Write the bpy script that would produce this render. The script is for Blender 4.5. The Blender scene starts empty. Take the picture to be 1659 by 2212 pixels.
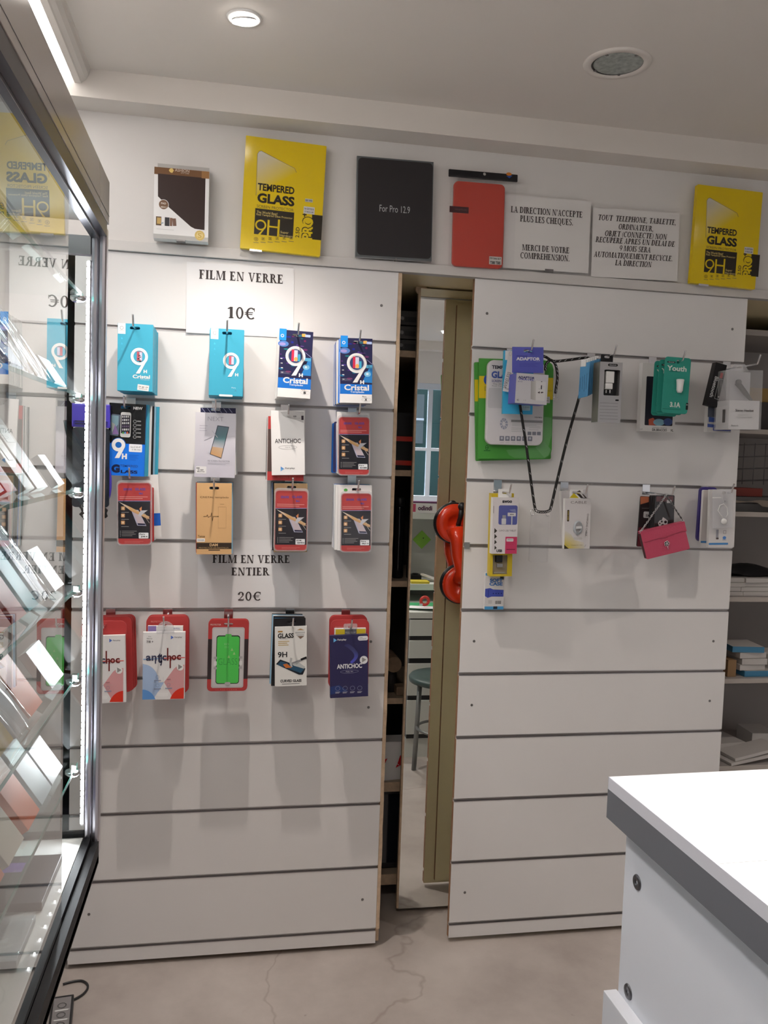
import bpy, bmesh, math, random
from math import sin, cos, pi, radians, atan2, hypot
from mathutils import Vector, Matrix
from mathutils.geometry import tessellate_polygon
random.seed(7)
SC = bpy.context.scene
COL = SC.collection

# ---------------------------------------------------------------- camera, world, lights, exposure
IW, IH, FPX = 1659.0, 2212.0, 1821.0
CAM = Vector((0.0, -2.482, 1.5154))
def _rot(rv):
    th = math.sqrt(sum(a * a for a in rv)); k = [a / th for a in rv]
    K = Matrix(((0, -k[2], k[1]), (k[2], 0, -k[0]), (-k[1], k[0], 0)))
    return Matrix.Identity(3) + sin(th) * K + (1 - cos(th)) * (K @ K)
VIEW = _rot((0.065983, -0.1805, 0.028565)) @ Matrix(((1, 0, 0), (0, 0, -1), (0, 1, 0)))   # world -> right, down, forward
cam_d = bpy.data.cameras.new('camera'); cam = bpy.data.objects.new('camera', cam_d); COL.objects.link(cam)
cam_d.sensor_fit = 'VERTICAL'; cam_d.sensor_height = 36.0; cam_d.lens = FPX * 36.0 / IH; cam_d.clip_start = 0.02
_r, _d, _f = VIEW[0], VIEW[1], VIEW[2]
cam.matrix_world = Matrix(((_r[0], -_d[0], -_f[0], CAM[0]), (_r[1], -_d[1], -_f[1], CAM[1]), (_r[2], -_d[2], -_f[2], CAM[2]), (0, 0, 0, 1)))
SC.camera = cam
SC.view_settings.view_transform = 'Standard'; SC.view_settings.look = 'None'
SC.view_settings.gamma = 1.0; SC.view_settings.use_curve_mapping = False
SC.view_settings.exposure = 0.3
SC.cycles.blur_glossy = 0.0; SC.cycles.caustics_reflective = True
w = bpy.data.worlds.new('world'); SC.world = w; w.use_nodes = True
w.node_tree.nodes['Background'].inputs[0].default_value = (0.80, 0.87, 1.0, 1)
w.node_tree.nodes['Background'].inputs[1].default_value = 1.3
def lamp(name, kind, loc, power, color, rot=(0, 0, 0), **kw):
    l = bpy.data.lights.new(name, kind); l.energy = power; l.color = color
    for k, v in kw.items(): setattr(l, k, v)
    o = bpy.data.objects.new(name, l); COL.objects.link(o); o.location = loc; o.rotation_euler = rot
    return o
WARM = (1.0, 0.90, 0.81)
# daylight through the shop front behind the camera, and the light of the cove along the side wall
lamp('daylight_area', 'AREA', (1.7, -5.6, 3.4), 450, (0.90, 0.92, 1.0), (radians(62), 0, 0), shape='RECTANGLE', size=2.6, size_y=1.4)
lamp('cove_area', 'AREA', (-0.51, -2.05, 2.47), 12.5, (1.0, 0.965, 0.93), (0, 0, 0), shape='RECTANGLE', size=0.14, size_y=3.0)
def downlight_lamp(x, y, power, blend=1.0, ang=135, col=WARM):
    lamp('downlight_spot', 'SPOT', (x, y, 2.47), power, col, (0, 0, 0), spot_size=radians(ang), spot_blend=blend, shadow_soft_size=0.014)

def at(u, v, y):                       # the point of the plane at depth y that pixel (u, v) of the frame shows
    d = VIEW.transposed() @ Vector(((u - IW / 2) / FPX, (v - IH / 2) / FPX, 1.0))
    return CAM + d * ((y - CAM[1]) / d[1])
def atz(u, v, z):
    d = VIEW.transposed() @ Vector(((u - IW / 2) / FPX, (v - IH / 2) / FPX, 1.0))
    return CAM + d * ((z - CAM[2]) / d[2])

# ---------------------------------------------------------------- materials
def lin(c): return c / 12.92 if c <= 0.04045 else ((c + 0.055) / 1.055) ** 2.4
def pc(r, g, b, k=1.7):                # colour read from an 8-bit value, lifted to a reflectance
    return tuple(min(0.9, lin(x / 255.0) * k) for x in (r, g, b))
MATS = {}
def mat(name, col, rough=0.5, metal=0.0, noise=0.0, scale=20.0, bump=0.0, emit=None, es=0.0, coat=0.0, spec=0.5):
    if name in MATS: return MATS[name]
    m = bpy.data.materials.new(name); m.use_nodes = True; MATS[name] = m
    nt = m.node_tree; b = nt.nodes['Principled BSDF']
    b.inputs['Base Color'].default_value = (*col, 1); b.inputs['Roughness'].default_value = rough
    b.inputs['Metallic'].default_value = metal; b.inputs['Coat Weight'].default_value = coat
    b.inputs['Specular IOR Level'].default_value = spec
    if noise or bump:
        tc = nt.nodes.new('ShaderNodeTexCoord'); n = nt.nodes.new('ShaderNodeTexNoise')
        n.inputs['Scale'].default_value = scale; n.inputs['Detail'].default_value = 5
        nt.links.new(tc.outputs['Object'], n.inputs['Vector'])
        if noise:
            r = nt.nodes.new('ShaderNodeValToRGB'); nt.links.new(n.outputs['Fac'], r.inputs['Fac'])
            r.color_ramp.elements[0].position = 0.3; r.color_ramp.elements[1].position = 0.7
            r.color_ramp.elements[0].color = (*[max(0, x * (1 - noise)) for x in col], 1)
            r.color_ramp.elements[1].color = (*[min(1, x * (1 + noise)) for x in col], 1)
            nt.links.new(r.outputs['Color'], b.inputs['Base Color'])
        if bump:
            bp = nt.nodes.new('ShaderNodeBump'); bp.inputs['Strength'].default_value = bump; bp.inputs['Distance'].default_value = 0.002
            nt.links.new(n.outputs['Fac'], bp.inputs['Height']); nt.links.new(bp.outputs['Normal'], b.inputs['Normal'])
    if emit:
        b.inputs['Emission Color'].default_value = (*emit, 1); b.inputs['Emission Strength'].default_value = es
    return m
def glass(name, tint, ior=1.5, boost=1.5, rough=0.0, haze=0.0, hazecol=(0.8, 0.8, 0.8)):
    """clear sheet: straight-through transmission plus the reflection of its two faces, counted once on the side that faces the ray"""
    if name in MATS: return MATS[name]
    m = bpy.data.materials.new(name); m.use_nodes = True; MATS[name] = m
    nt = m.node_tree; nt.nodes.remove(nt.nodes['Principled BSDF']); out = nt.nodes['Material Output']
    N = nt.nodes.new; L = nt.links.new
    tr = N('ShaderNodeBsdfTransparent'); tr.inputs[0].default_value = (*tint, 1)
    gl = N('ShaderNodeBsdfGlossy'); gl.inputs['Color'].default_value = (1, 1, 1, 1); gl.inputs['Roughness'].default_value = rough
    fr = N('ShaderNodeFresnel'); fr.inputs['IOR'].default_value = ior
    ge = N('ShaderNodeNewGeometry')
    inv = N('ShaderNodeMath'); inv.operation = 'SUBTRACT'; inv.inputs[0].default_value = 1.0; L(ge.outputs['Backfacing'], inv.inputs[1])
    m1 = N('ShaderNodeMath'); m1.operation = 'MULTIPLY'; m1.use_clamp = True; m1.inputs[1].default_value = boost; L(fr.outputs[0], m1.inputs[0])
    m2 = N('ShaderNodeMath'); m2.operation = 'MULTIPLY'; L(m1.outputs[0], m2.inputs[0]); L(inv.outputs[0], m2.inputs[1])
    mx = N('ShaderNodeMixShader'); L(m2.outputs[0], mx.inputs[0]); L(tr.outputs[0], mx.inputs[1]); L(gl.outputs[0], mx.inputs[2])
    last = mx
    if haze:
        df = N('ShaderNodeBsdfDiffuse'); df.inputs[0].default_value = (*hazecol, 1)
        m3 = N('ShaderNodeMixShader'); m3.inputs[0].default_value = haze; L(mx.outputs[0], m3.inputs[1]); L(df.outputs[0], m3.inputs[2]); last = m3
    L(last.outputs[0], out.inputs[0])
    return m
def ink(name, rough, coat=0.0):
    m = mat(name, (0.5, 0.5, 0.5), rough, coat=coat, spec=0.22 if rough > .2 else 0.5); nt = m.node_tree
    a = nt.nodes.new('ShaderNodeAttribute'); a.attribute_name = 'Col'
    nt.links.new(a.outputs['Color'], nt.nodes['Principled BSDF'].inputs['Base Color']); return m
INK = ink('ink_satin', 0.42); INKG = ink('ink_gloss', 0.14); INKM = ink('ink_matte', 0.75)
M_SLAT = mat('white_laminate', (0.74, 0.72, 0.715), 0.38, noise=0.02, scale=3)
M_MDF = mat('raw_board_edge', (0.57, 0.42, 0.29), 0.8, noise=0.14, scale=60, bump=0.3)
M_MDFD = mat('brown_board_edge', (0.30, 0.15, 0.07), 0.8, noise=0.15, scale=60)
M_BEIGE = mat('beige_melamine', (0.80, 0.68, 0.43), 0.5, noise=0.03, scale=4)
M_WALL = mat('wall_paint', (0.70, 0.675, 0.66), 0.75, noise=0.02, scale=2, bump=0.08)
M_CEIL = mat('ceiling_paint', (0.72, 0.675, 0.635), 0.85, noise=0.02, scale=2)
M_FASC = mat('grey_white_band', (0.60, 0.575, 0.56), 0.45)
M_CHROME = mat('chrome', (0.80, 0.80, 0.82), 0.16, 1.0)
M_ALU = mat('brushed_aluminium', (0.58, 0.57, 0.58), 0.32, 1.0)
M_ALUD = mat('anodised_grey', (0.20, 0.19, 0.22), 0.30, 1.0)
M_STEEL = mat('dull_steel', (0.22, 0.21, 0.21), 0.45, 0.8)
M_BLACK = mat('black_plastic', (0.012, 0.012, 0.014), 0.4)
M_BLKM = mat('black_frame', (0.014, 0.014, 0.016), 0.5, spec=0.15)
M_GROOVE = mat('groove_metal', (0.36, 0.33, 0.32), 0.4, 0.6)
M_NOTICE = mat('notice_paper', (0.71, 0.69, 0.68), 0.8)
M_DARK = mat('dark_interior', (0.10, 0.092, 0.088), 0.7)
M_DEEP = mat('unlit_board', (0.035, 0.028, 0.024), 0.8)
M_SHELF = mat('shelf_board', (0.42, 0.34, 0.26), 0.6, noise=0.05, scale=8)
M_WHITE = mat('white_card', (0.78, 0.77, 0.76), 0.5)
M_PAPER = mat('white_paper', (0.80, 0.79, 0.80), 0.8, noise=0.01, scale=5)
M_LED = mat('led_glow', (1, 1, 1), 0.5, emit=(0.93, 0.97, 1.0), es=7.0)
M_COVE = mat('cove_glow', (1, 1, 1), 0.5, emit=(1.0, 0.97, 0.93), es=2.6)
M_BULB = mat('bulb_glow', (1, 1, 1), 0.5, emit=(1.0, 0.93, 0.84), es=14.0)
M_GLASS = glass('door_glass', (0.965, 0.975, 0.97), 1.5, 1.55)
M_PANE = glass('window_glass', (0.93, 0.96, 0.96), 1.5, 1.5)
M_GSHELF = glass('shelf_glass', (0.90, 0.955, 0.94), 1.5, 1.3)
M_GEDGE = mat('green_glass_edge', (0.05, 0.28, 0.22), 0.12, spec=0.8)
M_CLEAR = glass('clear_plastic', (0.985, 0.985, 0.99), 1.45, 1.4, 0.06, 0.03)
M_CLEARH = glass('hazy_plastic', (0.93, 0.93, 0.95), 1.45, 1.4, 0.08, 0.22)
M_MIRROR = mat('mirror_silver', (0.90, 0.92, 0.90), 0.0, 1.0)

# ---------------------------------------------------------------- mesh building
def new_obj(name, me, parent=None):
    o = bpy.data.objects.new(name, me); COL.objects.link(o)
    if parent is not None: o.parent = parent
    return o
class MB:
    def __init__(s): s.v = []; s.f = []; s.m = []; s.mats = []; s.smooth = []
    def mi(s, m):
        if m not in s.mats: s.mats.append(m)
        return s.mats.index(m)
    def face(s, idx, m, sm=False): s.f.append(tuple(idx)); s.m.append(s.mi(m)); s.smooth.append(sm)
    def box(s, x0, x1, y0, y1, z0, z1, m, mx=None, mz=None, my0=None, rot=None, org=(0, 0, 0)):
        """axis box; mx / mz / my0: other material on the x ends, the z ends, the front"""
        b = len(s.v)
        P = [Vector(p) for p in ((x0, y0, z0), (x1, y0, z0), (x1, y1, z0), (x0, y1, z0), (x0, y0, z1), (x1, y0, z1), (x1, y1, z1), (x0, y1, z1))]
        if rot is not None: P = [rot @ (p - Vector(org)) + Vector(org) for p in P]
        s.v += [tuple(p) for p in P]
        for q, mm in (((0, 1, 5, 4), my0 or m), ((2, 3, 7, 6), m), ((1, 2, 6, 5), mx or m), ((3, 0, 4, 7), mx or m), ((4, 5, 6, 7), mz or m), ((3, 2, 1, 0), mz or m)):
            s.face([b + i for i in q], mm)
        return s
    def prism(s, loops, t0, t1, m, axis='y', ms=None):
        """loops: outline then holes, 2-D; pushed from t0 to t1 along the axis. y: (x, z); z: (x, y); x: (y, z)"""
        def P(p, t): return {'y': (p[0], t, p[1]), 'z': (p[0], p[1], t), 'x': (t, p[0], p[1])}[axis]
        flat = [p for l in loops for p in l]
        tris = tessellate_polygon([[Vector((p[0], p[1], 0)) for p in l] for l in loops])
        b = len(s.v); n = len(flat)
        s.v += [P(p, t0) for p in flat] + [P(p, t1) for p in flat]
        for a, c, d in tris:
            pa, pcc, pd = flat[a], flat[c], flat[d]
            ccw = (pcc[0] - pa[0]) * (pd[1] - pa[1]) - (pcc[1] - pa[1]) * (pd[0] - pa[0]) > 0
            if not ccw: c, d = d, c
            up = axis != 'y'
            if up: s.face((b + a, b + d, b + c), m); s.face((b + n + a, b + n + c, b + n + d), m)
            else: s.face((b + a, b + c, b + d), m); s.face((b + n + a, b + n + d, b + n + c), m)
        k = 0
        for l in loops:
            for i in range(len(l)):
                j = (i + 1) % len(l); s.face((b + k + i, b + k + j, b + n + k + j, b + n + k + i), ms or m)
            k += len(l)
        return s
    def tube(s, pts, r, m, seg=10, closed=False, caps=True):
        pts = [Vector(p) for p in pts]; n = len(pts); b = len(s.v); up = None
        rr = r if isinstance(r, (list, tuple)) else [r] * n
        for i, p in enumerate(pts):
            a = pts[(i - 1) % n] if closed or i else p; c = pts[(i + 1) % n] if closed or i < n - 1 else p
            d = (c - a).normalized()
            if up is None: up = Vector((0, 0, 1)) if abs(d.z) < 0.9 else Vector((0, 1, 0))
            side = d.cross(up).normalized(); up = side.cross(d).normalized()
            for k in range(seg):
                q = p + (side * cos(2 * pi * k / seg) + up * sin(2 * pi * k / seg)) * rr[i]; s.v.append(tuple(q))
        for i in range(n if closed else n - 1):
            j = (i + 1) % n
            for k in range(seg):
                l = (k + 1) % seg; s.face((b + i * seg + k, b + i * seg + l, b + j * seg + l, b + j * seg + k), m, True)
        if caps and not closed:
            s.face([b + k for k in range(seg)][::-1], m); s.face([b + (n - 1) * seg + k for k in range(seg)], m)
        return s
    def lathe(s, prof, c, m, seg=32, axis='z', closed=False):
        b = len(s.v); n = len(prof)
        for r, h in prof:
            for k in range(seg):
                a = 2 * pi * k / seg
                if axis == 'z': s.v.append((c[0] + r * cos(a), c[1] + r * sin(a), c[2] + h))
                elif axis == 'y': s.v.append((c[0] + r * cos(a), c[1] + h, c[2] + r * sin(a)))
                else: s.v.append((c[0] + h, c[1] + r * cos(a), c[2] + r * sin(a)))
        for i in range(n if closed else n - 1):
            j = (i + 1) % n
            for k in range(seg):
                l = (k + 1) % seg; s.face((b + i * seg + k, b + i * seg + l, b + j * seg + l, b + j * seg + k), m, True)
        if not closed:
            s.face([b + k for k in range(seg)][::-1], m); s.face([b + (n - 1) * seg + k for k in range(seg)], m)
        return s
    def grid(s, fn, nu, nv, m, sm=True):
        b = len(s.v)
        for j in range(nv + 1):
            for i in range(nu + 1): s.v.append(tuple(fn(i / nu, j / nv)))
        for j in range(nv):
            for i in range(nu):
                a = b + j * (nu + 1) + i; s.face((a, a + 1, a + nu + 2, a + nu + 1), m, sm)
        return s
    def mesh(s, name, bevel=0.0, fix=True):
        me = bpy.data.meshes.new(name); me.from_pydata(s.v, [], s.f)
        for m in s.mats: me.materials.append(m)
        me.polygons.foreach_set('material_index', s.m); me.polygons.foreach_set('use_smooth', s.smooth)
        bm = bmesh.new(); bm.from_mesh(me)
        if fix: bmesh.ops.recalc_face_normals(bm, faces=bm.faces)
        if bevel:
            ed = [e for e in bm.edges if len(e.link_faces) == 2 and e.calc_face_angle(0) > 0.6]
            bmesh.ops.bevel(bm, geom=ed, offset=bevel, segments=2, affect='EDGES', profile=0.6)
        bm.to_mesh(me); bm.free(); me.update()
        return me
    def build(s, name, parent=None, bevel=0.0, fix=True): return new_obj(name, s.mesh(name, bevel, fix), parent)
def tag(o, label, cat, group=None, kind=None):
    if label: o['label'] = label
    if cat: o['category'] = cat
    if group: o['group'] = group
    if kind: o['kind'] = kind
    return o
def thing(name, label, cat, loc=(0, 0, 0), rot=(0, 0, 0), group=None):
    o = bpy.data.objects.new(name, None); COL.objects.link(o); o.location = loc; o.rotation_euler = rot; o.empty_display_size = 0.05
    return tag(o, label, cat, group)
def struct(name, mb, bevel=0.0, parent=None):
    o = mb.build(name, parent, bevel); o['kind'] = 'structure'; return o
def copy_tree(o, loc=None, rot=None):
    r = o.copy(); COL.objects.link(r)
    for c in list(o.children):
        d = c.copy(); COL.objects.link(d); d.parent = r
        for g in list(c.children): e = g.copy(); COL.objects.link(e); e.parent = d
    if loc is not None: r.location = loc
    if rot is not None: r.rotation_euler = rot
    return r
def rrect(x0, z0, x1, z1, r=0.0, seg=5):
    if r <= 0: return [(x0, z0), (x1, z0), (x1, z1), (x0, z1)]
    p = []
    for cx, cz, a in ((x1 - r, z0 + r, -90), (x1 - r, z1 - r, 0), (x0 + r, z1 - r, 90), (x0 + r, z0 + r, 180)):
        for k in range(seg + 1): t = radians(a + 90 * k / seg); p.append((cx + r * cos(t), cz + r * sin(t)))
    return p

# ---------------------------------------------------------------- lettering
_TX = {}
def sans(txt, bold=0.0):
    """built-in face turned into flat triangles: (verts, faces), normalised to its own box"""
    key = (txt, bold)
    if key in _TX: return _TX[key]
    cu = bpy.data.curves.new('lettering', 'FONT'); cu.body = txt; cu.resolution_u = 3; cu.offset = bold; cu.fill_mode = 'FRONT'
    ob = bpy.data.objects.new('lettering', cu); COL.objects.link(ob)
    dg = bpy.context.evaluated_depsgraph_get(); me = ob.evaluated_get(dg).to_mesh()
    vs = [(v.co.x, v.co.y) for v in me.vertices]; fs = [tuple(p.vertices) for p in me.polygons]
    ob.evaluated_get(dg).to_mesh_clear(); bpy.data.objects.remove(ob); bpy.data.curves.remove(cu)
    x0 = min(v[0] for v in vs); x1 = max(v[0] for v in vs); y0 = min(v[1] for v in vs); y1 = max(v[1] for v in vs)
    _TX[key] = ([((v[0] - x0) / (x1 - x0) - 0.5, (v[1] - y0) / (y1 - y0) - 0.5) for v in vs], fs)
    return _TX[key]
def _glyphs():
    S, T, E, H = 0.22, 0.10, 0.07, 0.085
    R = lambda x0, y0, x1, y1: [(x0, y0), (x1, y0), (x1, y1), (x0, y1)]
    Q = lambda a, b, c, d, y0=0.0, y1=1.0: [(a, y0), (b, y0), (d, y1), (c, y1)]
    def st(x, w=S, y0=0.0, y1=1.0, t=1, b=1):
        o = [R(x, y0, x + w, y1)]
        if b: o.append(R(x - E, y0, x + w + E, y0 + H))
        if t: o.append(R(x - E, y1 - H, x + w + E, y1))
        return o
    def arc(cx, cy, rx, ry, a0, a1, wx, wy, n=18):
        o = [(cx + rx * cos(radians(a0 + (a1 - a0) * k / n)), cy + ry * sin(radians(a0 + (a1 - a0) * k / n))) for k in range(n + 1)]
        i = [(cx + (rx - wx) * cos(radians(a0 + (a1 - a0) * k / n)), cy + (ry - wy) * sin(radians(a0 + (a1 - a0) * k / n))) for k in range(n + 1)]
        return [[o[k], o[k + 1], i[k + 1], i[k]] for k in range(n)]
    g = {}
    g['A'] = ([Q(.10, .18, .335, .40), Q(.53, .72, .31, .45), R(.2, .28, .6, .28 + T), R(.02, 0, .26, H), R(.46, 0, .82, H)], .84)
    g['B'] = (st(.09) + arc(.34, .745, .25, .255, -90, 90, .16, T) + arc(.34, .27, .30, .27, -90, 90, .17, T) + [R(.2, 1 - T, .36, 1), R(.2, .49, .36, .49 + T), R(.2, 0, .36, T)], .72)
    g['C'] = (arc(.43, .5, .39, .52, 48, 312, .18, T, 26) + [R(.66, .66, .715, 1.0)], .80)
    g['D'] = (st(.09) + arc(.38, .5, .40, .5, -90, 90, .18, T) + [R(.2, 1 - T, .4, 1), R(.2, 0, .4, T)], .86)
    g['E'] = (st(.09) + [R(.2, 1 - T, .60, 1), R(.545, .74, .60, 1), R(.2, .475, .47, .475 + T), R(.42, .37, .47, .63), R(.2, 0, .64, T), R(.585, 0, .64, .28)], .70)
    g['F'] = (st(.09) + [R(.2, 1 - T, .60, 1), R(.545, .74, .60, 1), R(.2, .475, .47, .475 + T), R(.42, .37, .47, .63)], .65)
    g['H'] = (st(.09) + st(.60) + [R(.2, .48, .65, .48 + T)], .90)
    g['I'] = (st(.10), .40)
    g['J'] = (st(.20, y0=.1, b=0) + arc(.17, .12, .20, .22, 180, 360, .17, .08), .46)
    g['L'] = (st(.09) + [R(.2, 0, .62, T), R(.565, 0, .62, .30)], .66)
    g['M'] = (st(.12, .075) + st(.82) + [Q(.44, .54, .12, .32), Q(.46, .53, .80, .88)], 1.12)
    g['N'] = (st(.12, .075) + st(.70, .075, b=0) + [Q(.60, .775, .10, .29)], .90)
    g['O'] = (arc(.43, .5, .39, .52, 0, 360, .18, T, 32), .87)
    g['P'] = (st(.09) + arc(.34, .72, .28, .28, -90, 90, .17, T) + [R(.2, 1 - T, .36, 1), R(.2, .44, .36, .44 + T)], .68)
    g['Q'] = (arc(.43, .5, .39, .52, 0, 360, .18, T, 32) + [Q(.62, .86, .40, .55, -.22, .05)], .88)
    g['R'] = (st(.09) + arc(.34, .74, .26, .26, -90, 90, .17, T) + [R(.2, 1 - T, .36, 1), R(.2, .48, .36, .48 + T), Q(.58, .78, .33, .50, 0, .52), R(.56, 0, .84, H)], .80)
    g['S'] = (arc(.32, .755, .245, .265, 40, 235, .14, T) + arc(.32, .26, .275, .28, -140, 60, .16, T) + [[(.12, .63), (.22, .70), (.52, .42), (.43, .34)], R(.50, .74, .55, 1.0), R(.05, .0, .10, .28)], .64)
    g['T'] = (st(.29, t=0) + [R(.03, 1 - T, .72, 1), R(.03, .73, .085, 1), R(.665, .73, .72, 1)], .75)
    g['U'] = (st(.11, b=0, y0=.25) + st(.66, .075, b=0, y0=.25) + arc(.42, .30, .31, .32, 180, 360, .13, T), .86)
    g['V'] = ([Q(.34, .46, .08, .26), Q(.38, .46, .63, .71), R(.0, 1 - H, .35, 1), R(.54, 1 - H, .80, 1)], .80)
    g['X'] = ([Q(.54, .74, .06, .26), Q(.08, .16, .58, .66)] + [R(.0, 0, .25, H), R(.46, 0, .82, H), R(.0, 1 - H, .34, 1), R(.5, 1 - H, .76, 1)], .82)
    g['Y'] = (st(.31, y1=.5, t=0) + [Q(.31, .48, .06, .26, .4, 1), Q(.40, .48, .62, .69, .4, 1), R(.0, 1 - H, .34, 1), R(.54, 1 - H, .78, 1)], .78)
    g['0'] = (arc(.33, .5, .29, .52, 0, 360, .15, T, 30), .66)
    g['1'] = (st(.25, y1=1.0, t=0) + [[(.08, .86), (.08, .80), (.30, .84), (.30, 1.0)]], .62)
    g['2'] = (arc(.31, .72, .27, .29, -30, 190, .16, T) + [[(.06, 0), (.18, .10), (.56, .58), (.43, .56)], R(.05, 0, .58, .13), R(.53, 0, .58, .24)], .64)
    g['9'] = (arc(.32, .67, .28, .34, 0, 360, .15, T, 26) + arc(.22, .64, .38, .66, -78, 8, .15, .07), .66)
    g['\u20ac'] = (arc(.50, .5, .39, .52, 48, 312, .16, T, 26) + [R(.72, .68, .77, .98), R(.0, .55, .64, .61), R(.0, .39, .60, .45)], .86)
    g['.'] = ([R(.08, 0, .24, .15)], .32); g[','] = ([R(.08, 0, .24, .15), Q(.08, .15, .16, .24, -.2, .02)], .32)
    g['\u2019'] = ([R(.06, .84, .2, 1), Q(.06, .12, .12, .2, .66, .86)], .28)
    g['('] = (arc(.42, .42, .34, .66, 125, 235, .10, .03), .36); g[')'] = (arc(-.06, .42, .34, .66, -55, 55, .10, .03), .36)
    g[' '] = ([], .34)
    return g
GLY = _glyphs()
def serif(txt, italic=0.0, track=0.0):
    x = 0; polys = []
    for ch in txt:
        ps, adv = GLY[ch]
        polys += [[(x + p[0] + italic * p[1], p[1]) for p in q] for q in ps]
        x += adv + track
    return polys, x - track

# ---------------------------------------------------------------- printed fronts and hanging packs
CROP = {'A': (220, 660, 5.1844), 'B': (540, 660, 5.1844), 'C': (220, 1010, 5.1844), 'D': (540, 1010, 5.1844), 'E': (160, 1300, 5.925), 'F': (430, 1300, 4.1475),
        'G': (1000, 720, 5.53), 'H': (1250, 730, 4.0562), 'I': (1020, 1020, 5.925), 'J': (1340, 1020, 5.2006), 'K': (310, 280, 3.95), 'L': (750, 320, 4.3658),
        'M': (1060, 200, 2.7696), 'N': (400, 560, 6.3808), 'O': (0, 0, 1.0), 'T': (0, 600, 3.688)}
class Face:
    """a flat front at depth y whose upper corners and lower corner sit where the photograph shows them"""
    def __init__(s, crop, TL, TR, BL, y, yaw=0.0):
        s.o = CROP[crop]; s.TL, s.TR, s.BL, s.y = TL, TR, BL, y
        a, b, c = s.w(*TL), s.w(*TR), s.w(*BL)
        s.W = (b - a).length; s.H = (c - a).length
        r1 = atan2(b.z - a.z, b.x - a.x); r2 = atan2(c.x - a.x, -(c.z - a.z)); s.roll = 0.5 * (r1 + r2)
        s.loc = (a + b) / 2; s.yaw = yaw
        s.ax = (TR[0] - TL[0], TR[1] - TL[1]); s.bx = (BL[0] - TL[0], BL[1] - TL[1])
        s.det = s.ax[0] * s.bx[1] - s.ax[1] * s.bx[0]
        s.sx = s.W / hypot(*s.ax); s.sz = s.H / hypot(*s.bx)
    def w(s, px, py, y=None): return at(s.o[0] + px / s.o[2], s.o[1] + py / s.o[2], s.y if y is None else y)
    def P(s, px, py):
        dx, dy = px - s.TL[0], py - s.TL[1]
        return (((dx * s.bx[1] - dy * s.bx[0]) / s.det - 0.5) * s.W, -((s.ax[0] * dy - s.ax[1] * dx) / s.det) * s.H)
    @property
    def rot(s): return (0, -s.roll, s.yaw)
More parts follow.
